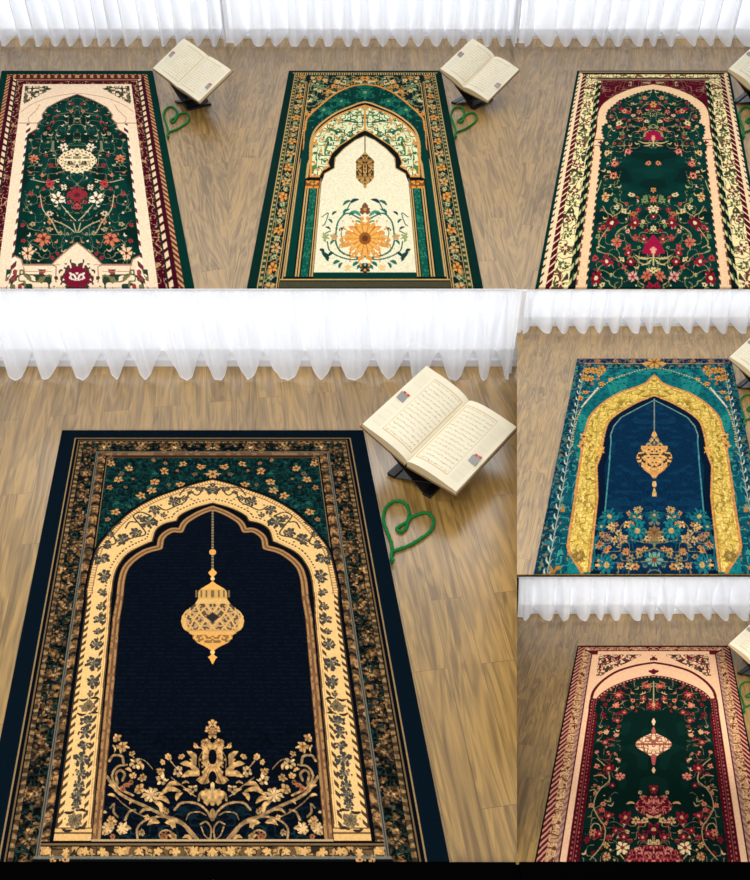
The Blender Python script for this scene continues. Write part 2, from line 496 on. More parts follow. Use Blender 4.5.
    R.img[cream & (dI > .034) & (dI < .044) & ~low & (((sI / .02) % 1) < .55)] = (86, 66, 48)
    R.img[cream & (dI > .014) & (dI < .018)] = (196, 150, 96)
    R.img[cream & (dI < .008)] = (90, 66, 42)
    m = (dI < .028) & arch_in; R.img[m] = INK
    R.img[cream & (V > bot - .05)] = (226, 178, 112); R.img[cream & (V > bot - .035) & (V < bot - .028)] = (110, 84, 52); R.img[cream & (V > bot - .055) & (V < bot - .05)] = (110, 84, 52)
    # motifs along the arch
    def rag(c, r, seed, col=CH, sq=1.0):
        rr = random.Random(seed)
        R.flower(c, r, col, (104, 96, 80), rr.choice([5, 6, 7]), rr.random() * 6, .5, (140, 124, 94), sq)
        for k in range(6):
            a = rr.random() * 6.28; R.blob((c[0] + r * .9 * math.cos(a), c[1] + r * sq * .9 * math.sin(a)), r * .24, r * .28, col)
        for k in range(5):
            a = rr.random() * 6.28; q = r * rr.uniform(.3, .8); R.blob((c[0] + q * math.cos(a), c[1] + q * sq * math.sin(a)), r * .12, r * .12, (176, 150, 106))
    ys = [(578, .034, 1.3), (594, .028, .8), (608, .024, 1.), (621, .032, 1.), (633, .019, 1.), (646, .032, 1.), (665, .034, 1.25), (683.4, .031, 1.1), (696, .015, 1.3), (723, .034, .7), (734, .028, 1.1), (747, .030, .7), (761, .036, 1.), (775, .030, .9), (787, .024, 1.2), (796, .030, 1.), (807, .020, 1.3)]
    for i, (y, r, sq) in enumerate(ys):
        R.scatter  # motifs differ a little from one another
        rag((.603 - .004 * (i % 2), R.uv((60, y))[1]), r, 40 + i, CH, sq)
    for y in (708, 822):
        c = (.603, R.uv((60, y))[1])
        for sx in (-1, 1):
            for sy in (-1, 1): R.leaf((c[0] + sx * .005, c[1] + sy * .042), (c[0] + sx * .052, c[1] + sy * .036), .014, (50, 44, 38))
        R.flower(c, .036, (128, 108, 78), (84, 72, 56), 9, 0, .75, (78, 66, 50))
    for i, (p, r) in enumerate([((103, 561), .04), ((108.5, 546.5), .03), ((123, 541), .038), ((136, 534), .034), ((112, 536), .022), ((149, 524), .05), ((155, 512), .034), ((174.4, 503), .038), ((164, 517), .018), ((184, 500), .022), ((200, 491), .024), ((213, 490.5), .045), ((140, 519), .018), ((191, 494), .018)]):
        c = R.uv(p)
        if i in (11,): c = (0, c[1])
        rag(c, r, 70 + i)
    for p in [[(96, 566), (100, 550), (116, 545), (112, 532), (122, 524)], [(118, 548), (132, 540), (146, 536), (140, 526), (134, 518), (141, 514), (150, 517)], [(158, 508), (166, 512), (176, 508), (186, 503), (190, 494), (198, 497), (205, 489)], [(126, 530), (130, 524), (137, 524)], [(180, 497), (186, 490), (194, 489)]]:
        R.line(R.uvs(p), .010, (74, 66, 54))
    for i in range(50):
        rr = random.Random(i); t = rr.random()
        k = int(t * (len(outer) - 4)) + 2; j = min(len(inn) - 1, int(t * (len(inn) - 4)) + 2)
        if k < len(outer):
            w = rr.uniform(.3, .7); c = (outer[k][0] * (1 - w) + inn[j][0] * w, outer[k][1] * (1 - w) + inn[j][1] * w)
            if c[1] < 1.0: R.blob(c, .007, .006, (92, 80, 62))
    # inner gold line of the arch
    g = [(.500, bot), (.507, R.uv((60, 700))[1]), (.512, R.uv((60, 620))[1])] + smooth_pts(R.uvs(px((0, 420), 3.26, [(392, 590), (400, 520), (420, 476), (470, 437), (522, 421)])), 4) \
        + smooth_pts(R.uvs(px((0, 420), 3.26, [(522, 421), (530, 388), (560, 366), (590, 366)])), 4) + smooth_pts(R.uvs(px((0, 420), 3.26, [(590, 366), (606, 338), (650, 310), (694, 293)])), 4)
    g[-1] = (0, g[-1][1])
    arch_g = R.poly_mask(g + [(0, bot)])
    R.img[arch_in & ~arch_g] = INK
    R.img[arch_g] = (5, 11, 21)
    _, dG, sG, _t = R.dist(g)
    R.img[dG < .017] = (168, 124, 78); R.img[dG < .0055] = (112, 78, 50); R.img[(dG > .017) & (dG < .021)] = (60, 42, 30)
    R.img[(dG < .017) & low & (vnoise(U * 60, V * 60, 4) > .62)] = (128, 90, 60)
    field = arch_g & (dG > .021)
    R.img[field] = (5, 11, 21)
    tx = (np.sin(V * 260) * .5 + .5) * (vnoise(U * 90, V * 90, 6) > .5)
    R.img[field & (tx > .55)] = (8, 17, 30)
    # chain and lantern
    L = lambda pts: px((165, 560), 7.33, pts)
    vy = lambda y: R.uv((213, y))[1]
    cs = (U < .007) & (V > vy(511)) & (V < vy(571)); R.img[cs] = (92, 82, 66); R.img[cs & (((V / .022) % 1) < .4)] = (150, 128, 92)
    R.blob((0, vy(554)), .02, .022, (226, 158, 84))
    AU = (240, 172, 86)
    def half(pts, col):
        q = [((x - 350) / 7.33 / (R.hw * (560 + y / 7.33 + 322) / 754), vy(560 + y / 7.33)) for x, y in pts]
        return R.poly([(0, q[0][1])] + q + [(0, q[-1][1])], col)
    half([(352, 75), (383, 108), (352, 142)], AU); R.blob((0, vy(580.5)), .012, .014, (240, 196, 124))
    half([(352, 170), (380, 192), (437, 226)], AU)
    half([(437, 226), (452, 240), (456, 262), (456, 300)], (206, 160, 92))
    body = half([(456, 298), (475, 330), (510, 360), (550, 390), (574, 425), (580, 462), (572, 500), (555, 525), (520, 545)], (92, 74, 56))
    v0, v1 = vy(601), vy(634)
    q = (V - v0) / (v1 - v0); hwid = np.interp(V[:, 0], [v0, (v0 + v1) / 2, v1], [.11, .165, .14])[:, None]
    uu = np.arcsin(np.clip(U / hwid, 0, 1)) / 1.5708
    lat = (np.abs(((uu * 3.5 + q * 2.4) % 1) - .5) > .40) | (np.abs(((uu * 3.5 - q * 2.4) % 1) - .5) > .40)
    R.img[body & (vnoise(U * 110, V * 110, 8) > .5)] = (190, 150, 100)
    R.img[body & lat] = (216, 168, 100)
    R.img[body & (q < .14)] = (222, 176, 106); R.img[body & (U > hwid - .014)] = (222, 170, 98); R.img[body & (q > .93)] = (200, 146, 80)
    d = np.abs(U) / .035 + np.abs(q - .56) / .17; R.img[body & (d < 1)] = (44, 42, 42)
    nk = (V > vy(592)) & (V < vy(599)) & (U < .105)
    R.img[nk & (((U / .028) % 1) < .35)] = (120, 96, 64)
    half([(520, 536), (522, 550), (498, 562)], (222, 166, 92))
    lw = half([(500, 560), (492, 590), (470, 615), (420, 640), (390, 656), (352, 682)], (226, 164, 84))
    R.img[lw & (V < vy(645)) & (vnoise(U * 100, V * 100, 5) > .55)] = (140, 104, 62)
    R.blob((0, vy(654)), .012, .013, (240, 196, 124)); half([(352, 700), (383, 726), (370, 742), (352, 778)], AU)
    # scrolling flowers along the foot of the field
    A = lambda pts: R.uvs(px((90, 715), 6.0, pts)); B = lambda pts: R.uvs(px((160, 700), 7.5, pts))
    VN = (176, 138, 92); FG = (214, 166, 104); FL = (226, 184, 126)
    R.filigree(field & (V > vy(808)), 24, [(14, 34, 42), (18, 40, 46)], 33, .05)
    keep = R.img.copy()
    for p, w in [([(105, 378), (170, 470), (250, 520), (330, 555), (430, 605), (500, 640), (560, 665), (600, 710), (645, 760)], .021), ([(290, 755), (288, 690), (330, 645), (400, 622), (480, 622), (550, 648), (605, 700), (655, 760)], .014),
                 ([(150, 425), (138, 370), (168, 320), (225, 308)], .016), ([(155, 415), (180, 452), (262, 492)], .016), ([(170, 420), (160, 365), (188, 342), (213, 365), (200, 402)], .018), ([(120, 285), (148, 252), (195, 258), (205, 298)], .018),
                 ([(140, 480), (200, 540), (270, 590), (330, 620)], .007), ([(512, 578), (555, 536), (640, 540), (700, 580), (735, 640)], .016), ([(580, 640), (600, 600), (660, 592), (700, 612)], .007), ([(655, 520), (668, 478), (720, 462)], .018),
                 ([(490, 385), (550, 430), (610, 480), (640, 500)], .007), ([(660, 330), (658, 270), (690, 215)], .006), ([(300, 270), (340, 290), (380, 335)], .005), ([(485, 285), (515, 320)], .008), ([(440, 760), (420, 730), (440, 705), (480, 705), (510, 740)], .010),
                 ([(665, 665), (700, 650), (730, 690), (750, 750)], .010), ([(670, 680), (690, 730), (720, 750), (745, 700)], .008), ([(215, 640), (240, 590), (275, 580)], .016), ([(128, 565), (150, 545), (145, 590), (170, 620)], .014), ([(350, 470), (420, 490)], .01)]:
        R.line(A(p), w * .62, VN)
    for a, b, w in [((420, 492), (548, 468), .030), ((385, 525), (435, 605), .030), ((395, 515), (478, 538), .030), ((522, 522), (558, 478), .028), ((458, 445), (542, 428), .026), ((558, 378), (655, 372), .030), ((558, 298), (645, 362), .030), ((588, 232), (636, 292), .030), ((350, 668), (422, 655), .030), ((455, 655), (515, 682), .032), ((298, 605), (372, 580), .018),
                    ((110, 490), (150, 500), .018), ((118, 430), (158, 470), .020), ((140, 190), (150, 235), .014), ((215, 335), (252, 350), .018), ((555, 422), (600, 418), .014), ((240, 545), (275, 525), .014), ((75, 600), (105, 595), .018), ((175, 715), (250, 690), .034), ((560, 745), (615, 755), .022), ((300, 300), (320, 338), .02), ((600, 275), (640, 310), .02), ((565, 455), (610, 490), .02)]:
        R.leaf(*A([a, b]), w * .72, FG, None, .22)
    for i, (x, y, r, ty) in enumerate([(165, 148, 27, 0), (198, 202, 36, 0), (255, 243, 18, 0), (278, 302, 36, 1), (265, 375, 20, 0), (320, 385, 25, 0), (298, 455, 30, 0), (370, 487, 46, 2), (435, 403, 32, 1), (425, 347, 21, 0), (440, 292, 16, 0), (470, 262, 21, 0), (553, 258, 20, 0), (530, 348, 30, 1), (635, 195, 16, 0), (695, 180, 28, 0), (620, 455, 27, 1),
                                       (315, 712, 19, 1), (348, 622, 16, 0), (462, 588, 20, 0), (110, 690, 38, 2), (130, 645, 30, 0), (195, 692, 36, 2), (450, 742, 22, 3), (505, 740, 22, 0), (505, 675, 14, 0), (730, 525, 24, 0), (738, 600, 14, 3), (225, 430, 16, 3), (200, 455, 18, 3), (250, 415, 16, 3), (140, 740, 16, 3)]):
        c = A([(x, y)])[0]; r = r / 6.0 / 215 * .98
        R.flower(c, r, [FG, FL, FL, (168, 104, 66)][ty], [(150, 96, 54), (40, 34, 30), (206, 166, 116), (96, 50, 32)][ty], (5 if ty < 2 else 7) + i % 2, i, .68, (120, 82, 48))
    # central palmette
    for x, y, r, n in [(400, 190, 32, 5), (370, 230, 26, 5), (400, 270, 28, 5), (345, 330, 28, 5), (330, 380, 12, 4), (270, 355, 18, 5)]:
        c = B([(x, y)])[0]; R.flower(c, r / 7.5 / 205 * 1.1, (214, 164, 104), (150, 92, 52), n, x, .6, (110, 72, 44))
    c = (0, vy(758.6)); R.blob(c, .047, .066, FG); R.flower(c, .055, FG, None, 9, 0, .8, (150, 106, 60), 1.2); R.blob(c, .02, .038, (8, 12, 20))
    bell = [(0, vy(766)), *B([(445, 505), (460, 530), (478, 552), (470, 575), (505, 600), (520, 615), (480, 642), (440, 640)]), (0, vy(782))]
    m = R.poly(bell, (212, 164, 102)); R.img[m & (np.sin(np.arctan2(V - vy(764), U) * 22) > .6)] = (150, 104, 62); R.blob((0, vy(779)), .018, .03, (8, 12, 20))
    R.blob((0, vy(788)), .010, .02, FL); R.leaf(*B([(400, 725), (345, 680)]), .024, FG); R.leaf(*B([(300, 712), (385, 740)]), .024, FG)
    R.blob((0, vy(796)), .010, .03, FL); R.flower((.026, vy(801)), .026, FG, None, 3, .8); R.blob((0, vy(815)), .012, .02, FG)
    for a, b in [((210, 400), (262, 460)), ((160, 490), (245, 515)), ((230, 512), (295, 580)), ((170, 588), (290, 578)), ((235, 460), (270, 492))]: R.leaf(*B([a, b]), .024, FG)
    R.mottle(field & (V > vy(730)), 70, .62, 1.15, 9)
    R.img[~field & arch_g] = keep[~field & arch_g]; R.img[~arch_g] = keep[~arch_g]
    # foot border
    lo = (V > bot) & (U < .75)
    R.img[lo & (U < .70)] = INK
    for y0, y1, c in [(841.2, 842.8, (190, 160, 116)), (842.8, 845, INK), (845, 847, (120, 92, 60)), (847, 848.4, INK)]:
        R.img[(V > vy(y0)) & (V <= vy(y1)) & (U < (.52 if y0 < 842 else .735))] = c
    m = (V > vy(848.4)) & (V <= vy(857.6)) & (U < .735)
    R.img[m] = (104, 80, 52); R.img[m & (vnoise(U * 44, V * 44, 13) > .52)] = (186, 142, 88); R.filigree(m, 34, [(48, 38, 28)], 6, .06)
    for k in range(10): R.flower((k * .078, vy(853)), .018, (216, 168, 102), None, 5, k)
    m = (V > vy(857.6)) & (U < .757); R.img[m] = (112, 110, 98); m = (V > vy(860.8)) & (U < .76); R.img[m] = (9, 12, 14)
    R.scatter(m, .05, 9, fb)
    return R

def rug_cream_medallion():     # panel 1
    R = Rug(GROUND, 77.5, 72, 289, 75.5, 210, 520, .5057); U, V, D = R.U, R.V, R.D
    GR = (0, 44, 36); MA = (66, 4, 24); CR = (250, 217, 182)
    along = np.where(1 - U < V * 1.22, V, U + 10)
    R.img[:] = GR
    R.rope((D > .085) & (D < .130), D, along, .055, (96, 36, 34), (196, 146, 98), 1.0)
    R.band(.135, .17, MA); R.rope((D > .175) & (D < .215) , D, along, .085, MA, (236, 200, 160), -.7, .62)
    m = (D >= .225) & (D < .31); R.img[m] = MA; R.filigree(m, 22, [(200, 150, 110)], 3, .025, (190, 140, 100), .82)
    top = (V * 1.22 < 1 - U)
    m = top & (D > .10) & (D < .25); R.img[m] = (92, 30, 34); R.img[m & (((along / .09) % 1) < .4) & (D < .17)] = (190, 148, 100); R.img[top & (D > .2) & (D < .225)] = (170, 130, 92)
    R.img[D >= .31] = CR
    ins = D >= .335
    R.rope((D > .415) & (D < .46) & (V > .9), D, along, .11, (252, 226, 198), (104, 44, 50), 1.0, .45)
    O = lambda p: px((0, 65), 6.25, p)
    # corner sprays of the arch
    cm = ins & (V > .29) & (V < .62) & (U > .30) & ((V - .29) < (U - .26) * .8)
    R.filigree(cm, 20, [(44, 56, 40), (96, 96, 64), (30, 40, 34)], 4, .11, (110, 60, 50), .78)
    for p, w in [([(135, 300), (200, 255), (300, 215), (400, 195), (490, 185)], .010), ([(190, 375), (180, 340), (230, 290), (250, 255)], .010), ([(120, 372), (235, 372)], .012)]: R.line(R.uvs(O(p)), w, (196, 148, 118))
    f = R.uvs(O([(150, 719), (155, 445), (200, 430), (235, 408), (242, 372), (272, 345), (268, 320), (300, 275), (380, 232), (450, 205), (496, 193)]))
    f[0] = (.565, f[0][1]); f[1] = (.565, f[1][1]); f[-1] = (0, f[-1][1])
    P2 = lambda p: px((0, 140), 3.19, p)
    g = R.uvs(P2([(42, 345), (44, 370), (72, 385), (76, 402), (165, 402), (182, 384), (218, 352), (250, 330)])); g[-1] = (0, g[-1][1]); g[0] = (.565, g[0][1])
    field = R.poly_mask([(0, f[-1][1])] + f[::-1] + g)
    R.img[field] = GR; n = vnoise(U * 9, V * 9, 3); R.img[field & (n > .55)] = (2, 52, 43); R.img[field & (n < .33)] = (3, 33, 27)
    _, dg, sg, _t = R.dist(f + g); R.img[(dg < .012) & ~field & (U < .56)] = (168, 120, 92)
    before = R.img.copy()
    def fl(cu, cv, q, r):
        c = [(232, 214, 176), (214, 190, 150), (196, 126, 88), (150, 44, 52), (170, 150, 110)][int(q * 5)]
        if q < .55: R.leaf((cu - .025, cv), (cu + .03 * r.uniform(-1, 1), cv + .03 * r.uniform(-1, 1)), .014, c, None, .4)
        else: R.flower((cu, cv), .012 + .018 * r.random(), c, (70, 30, 30), 5, q * 6)
    R.scatter(field & (U < .53), .095, 5, fl)
    R.filigree(field & (U < .53), 11, [(120, 124, 92)], 7, .014)
    for p in [[(130, 180), (138, 225), (165, 262), (185, 300)], [(252, 262), (225, 245), (200, 215)], [(240, 300), (215, 280), (175, 262)], [(250, 300), (236, 270)], [(100, 130), (150, 140), (190, 130)]]: R.line(R.uvs(P2(p)), .009, (190, 176, 134))
    c = (0, R.uv((80, 162))[1]); m = (np.abs(U) / .215) ** 1.5 + (np.abs(V - c[1]) / .16) ** 1.5 < 1
    R.img[m] = (150, 130, 96); R.filigree(m, 30, [(60, 30, 28), (246, 226, 184), (240, 214, 168)], 8, .12)
    for k in range(11): a = k / 10 * math.pi / 2 * 2 - math.pi / 2; R.flower((.17 * math.cos(a), c[1] + .125 * math.sin(a)), .036, (240, 216, 170), (120, 60, 50), 5)
    for x, y, r, col in [(185, 193, 22, (236, 226, 192)), (252, 180, 24, (146, 36, 50)), (140, 320, 20, (206, 116, 80)), (90, 366, 18, (240, 196, 150)), (205, 27, 16, (240, 222, 190)), (160, 145, 14, (186, 60, 64)), (110, 65, 14, (210, 120, 80)), (160, 240, 10, (220, 200, 160)), (252, 218, 10, (180, 70, 70)), (205, 155, 10, (230, 214, 176))]:
        R.flower(R.uv(P2([(x, y)])[0]), r / 3.19 / 98, col, (90, 30, 34), 6, x, .6, (120, 60, 50))
    R.img[~field] = before[~field]
    # cream foot with a maroon seal
    foot = ~field & (V > R.uv((0, 252))[1]) & (D >= .31)
    R.line([(.44, R.uv((10, 266.5))[1]), (.15, R.uv((10, 266.5))[1])], .008, (150, 96, 74), sm=False)
    m = foot & (V > R.uv((0, 271))[1]) & (U > .22) & (U < .62); R.filigree(m, 15, [(36, 60, 44), (120, 110, 70)], 15, .09, (150, 60, 60), .8)
    R.line(R.uvs(P2([(76, 402), (165, 402), (180, 410), (180, 460)])), .010, (168, 120, 92), sm=False); R.line(R.uvs(P2([(76, 410), (80, 425), (165, 425)])), .008, (168, 120, 92), sm=False)
    c = (0, R.uv((80, 279))[1]); R.flower(c, .155, (60, 60, 44), None, 14, 0, .8, None, .8); R.flower(c, .13, (118, 18, 44), None, 12, 0, .85, None, .75)
    m = (U < .07) & (np.abs(V - c[1]) < .04); R.filigree(m, 26, [(240, 220, 200)], 12, .12)
    return R

def rug_lantern_bouquet():     # panel 2
    R = Rug(GROUND, 365.0, 72, 289, 76, 220, 540, .5057); U, V, D = R.U, R.V, R.D
    DG = (4, 38, 32); GN = (2, 52, 44); GO = (196, 158, 98); BK = (10, 20, 18); OR = (218, 146, 66); CF = (238, 226, 190)
    along = np.where(1 - U < V * 1.22, V, U + 10); vy = lambda y: R.uv((365, y))[1]
    R.img[:] = DG
    R.band(.085, .092, GO); m = (D > .092) & (D < .128); R.img[m] = (18, 62, 46); R.img[m & (((along / .05) % 1) < .45) & (D > .10) & (D < .12)] = (176, 150, 92)
    R.band(.128, .136, GO)
    m = (D >= .136) & (D < .245); R.img[m] = (8, 32, 32); R.filigree(m, 20, [(60, 100, 78), (130, 130, 88), (150, 116, 70)], 5, .05)
    for k in range(18):
        v = .12 + k * .175; R.flower((1 - .19, v), .045, [OR, (200, 160, 100)][k % 2], (130, 70, 30), 5, k, .5, (90, 60, 30)); R.flower((1 - .19, v + .085), .026, (176, 170, 116), (60, 80, 60), 4, k)
    R.band(.245, .253, GO); R.band(.253, .262, BK); R.band(.262, .268, GO); R.band(.268, .275, BK); R.band(.285, .295, GO)
    top = (V * 1.22 < 1 - U); R.img[top & (D > .045) & (D < .055)] = GO; m = top & (D > .055) & (D < .10); R.img[m] = (30, 50, 40); R.img[m & (((along / .03) % 1) < .5)] = (186, 160, 104)
    m = (D >= .10) & top & (U < .76); R.img[m] = (8, 32, 32)
    ins = (U < .705) & (V > .10)
    R.img[ins] = DG
    m = ins & (V < 1.1); R.img[m] = (9, 34, 32); R.filigree(m, 18, [(70, 110, 84), (150, 150, 100), (180, 130, 70)], 9, .06, (206, 186, 130), .78)
    def fo(cu, cv, q, r): R.flower((cu, cv), .02 + .02 * r.random(), [OR, (226, 190, 130), (110, 140, 96)][int(q * 3)], (120, 70, 40), 5, q * 6)
    R.scatter(m, .12, 4, fo); R.flower((0, vy(80)), .05, OR, (120, 60, 30), 6)
    O = lambda p: px((255, 65), 6.25, p)
    o1 = smooth_pts(R.uvs(O([(300, 640), (318, 375), (345, 320), (400, 268), (500, 188), (600, 143), (690, 128)])), 5); o1[-1] = (0, o1[-1][1])
    foot = vy(282)
    m1 = R.poly_mask([(.70, foot), (.70, o1[0][1])] + o1[2:] + [(0, foot)])
    R.img[m1] = GN; R.filigree(m1 & (V < 1.0), 13, [(20, 92, 76), (8, 48, 42), (40, 110, 84)], 10, .08)
    for p in [(540, 235), (690, 180), (430, 290)]: R.flower(R.uv(O([p])[0]), .07, (26, 104, 82), (110, 150, 100), 8, 1, .5, (8, 60, 50))
    _, d1, s1, _t = R.dist(o1); R.img[d1 < .012] = (206, 138, 62)
    side = m1 & (V > vy(132)); R.img[side & (U > .60)] = GN
    R.img[side & (U > .685) & (U < .70)] = GO
    o2 = [(.60, foot), (.60, vy(165))] + smooth_pts(R.uvs(O([(345, 600), (352, 480), (392, 395), (500, 312), (600, 268), (650, 248), (690, 240)])), 5); o2[-1] = (0, o2[-1][1])
    m2 = R.poly_mask(o2 + [(0, foot)]); R.img[m2] = BK; _, d2, s2, _t = R.dist(o2); R.img[d2 < .012] = GO
    o3 = smooth_pts(R.uvs(O([(348, 705), (358, 500), (400, 415), (500, 335), (600, 290), (690, 262)])), 5); o3[-1] = (0, o3[-1][1])
    i3 = R.uvs(O([(405, 705), (425, 670), (470, 645), (458, 620), (480, 565), (530, 515), (600, 470), (650, 435), (690, 418)])); i3[-1] = (0, i3[-1][1])
    m3 = R.poly_mask(o3 + i3[::-1]); R.img[m3] = (226, 226, 178); R.filigree(m3, 15, [(40, 92, 66), (90, 120, 70), (30, 80, 62)], 12, .07, (206, 150, 80), .8)
    R.scatter(m3, .10, 6, lambda cu, cv, q, r: R.flower((cu, cv), .022, [(214, 158, 80), (70, 110, 76)][int(q * 2)], (120, 80, 40), 5, q * 6))
    _, d3, s3, _t = R.dist(o3 + i3[::-1] + [o3[0]]); R.img[d3 < .011] = OR
    i4 = R.uvs(O([(430, 745), (438, 690), (500, 655), (505, 590), (560, 532), (630, 480), (690, 455)])); i4[-1] = (0, i4[-1][1])
    col_u = .445
    m4 = R.poly_mask([(col_u, foot), (col_u, i4[0][1])] + i4[1:] + [(0, foot)]); R.img[R.poly_mask(i3 + [(0, vy(180)), (i3[0][0], vy(180))])] = BK; R.img[m4] = CF
    _, d4, s4, _t = R.dist(i4); R.img[(d4 < .010) & ~m4] = (176, 140, 84)
    # columns
    cz = (V > vy(180)) & (V < foot)
    R.img[cz & (U > .445) & (U < .62)] = BK
    for a, b in [(.452, .464), (.474, .482), (.568, .58), (.592, .606)]: R.img[cz & (U > a) & (U < b)] = GO
    m = cz & (U > .492) & (U < .556); R.img[m] = (10, 80, 64); R.img[m & (vnoise(U * 80, V * 80, 5) > .6)] = (40, 116, 90)
    m = (V > vy(179)) & (V < vy(190)) & (U > .455) & (U < .605); R.img[m] = BK; m = m & (V > vy(182)); R.img[m] = OR; R.img[m & (vnoise(U * 50, V * 50, 3) > .6)] = (130, 76, 30)
    R.img[cz & (V > vy(278.5)) & (U > .445) & (U < .7)] = BK
    m = (V > vy(274)) & (V < vy(280.5)) & (U < .445); R.img[m] = (2, 52, 42)
    m = (V > vy(280.5)) & (U < .73); R.img[m] = BK; R.img[m & (V < vy(281.7))] = GO; R.img[m & (V > vy(283))] = (70, 68, 48)
    # lantern
    cs = (U < .008) & (V > vy(138)) & (V < vy(155)); R.img[cs] = (110, 92, 60)
    def half(pts, col): return R.poly([(0, vy(pts[0][1]))] + [(x / (76 * (y + 322) / 394), vy(y)) for x, y in pts] + [(0, vy(pts[-1][1]))], col)
    m = half([(1, 154), (5, 158.5), (9, 162), (9, 179), (6, 183), (2, 186), (1, 190)], (64, 46, 30)); R.img[m & (vnoise(U * 60, V * 60, 4) > .52)] = (186, 142, 78)
    for y in (162, 166, 178): R.img[m & (np.abs(V - vy(y)) < .012)] = (150, 108, 56)
    R.img[m & (V > vy(166)) & (V < vy(178)) & (U > .022) & (U < .032)] = (30, 24, 20)
    # bouquet
    P = lambda p: px((225, 140), 2.54, p); TG = (30, 104, 84); DT = (16, 62, 60)
    for p, w in [([(345, 205), (312, 190), (292, 205), (284, 225), (282, 265), (300, 292), (340, 303), (355, 300)], .016), ([(260, 262), (266, 285), (290, 300), (320, 308), (350, 305)], .012), ([(292, 205), (310, 180), (318, 165)], .012), ([(246, 200), (262, 190), (255, 215), (248, 222)], .010), ([(300, 262), (295, 240), (302, 225)], .008), ([(255, 262), (252, 245), (268, 235)], .010)]: R.line(R.uvs(P(p)), w, TG)
    for a, b, w, c in [((300, 170), (320, 158), .03, TG), ((318, 165), (340, 155), .034, DT), ((300, 190), (316, 180), .03, TG), ((315, 195), (335, 188), .032, TG), ((320, 185), (345, 198), .034, (70, 140, 110)), ((272, 195), (284, 186), .024, DT), ((262, 205), (272, 215), .022, TG), ((246, 290), (262, 312), .040, DT), ((240, 282), (252, 290), .03, DT), ((262, 300), (276, 290), .028, DT),
                       ((275, 320), (292, 312), .03, TG), ((290, 330), (298, 316), .026, TG), ((325, 325), (340, 315), .03, TG), ((335, 332), (350, 322), .028, TG), ((268, 270), (280, 258), .024, TG), ((255, 225), (268, 232), .02, DT), ((296, 280), (306, 270), .02, (206, 160, 90)), ((290, 235), (300, 228), .024, DT), ((330, 210), (345, 215), .02, (90, 140, 100))]:
        R.leaf(*R.uvs(P([a, b])), w, c)
    for x, y, c in [(312, 328, (232, 196, 130)), (300, 268, (200, 150, 80)), (255, 250, (150, 160, 100)), (308, 250, (214, 176, 110)), (350, 325, (40, 70, 60)), (278, 250, (190, 150, 90))]: R.flower(R.uv(P([(x, y)])[0]), .032, c, None, 5, x)
    c = (0, vy(240)); R.flower(c, .205, (222, 146, 58), None, 18, 0, .62, (176, 100, 34)); R.flower(c, .15, (236, 170, 84), None, 14, .2, .6, (196, 120, 44)); R.blob(c, .055, .06, (150, 84, 34)); R.blob(c, .028, .03, (96, 56, 30))
    R.flower((0, vy(211)), .06, (120, 76, 50), (200, 140, 70), 3, 1.57); R.flower((0, vy(272)), .035, (50, 40, 30), OR, 5)
    return R

def crimson_common(R, field, seed, dens, cols, u1=.42):
    keep = R.img.copy()
    def fl(cu, cv, q, r):
        c = cols[int(q * len(cols))]
        if q < .45: R.leaf((cu - .02, cv - .01), (cu + .035 * r.uniform(-1, 1), cv + .035 * r.uniform(-1, 1)), .014, c, None, .4)
        else: R.flower((cu, cv), .014 + .020 * r.random(), c, (60, 24, 24), r.choice([4, 5, 6]), q * 6, .5)
    R.scatter(dens & (R.U < u1), .09, seed, fl); R.filigree(dens & (R.U < u1), 10, [tuple(c * .8 for c in cols[0])], seed + 3, .012)
    R.img[~field] = keep[~field]

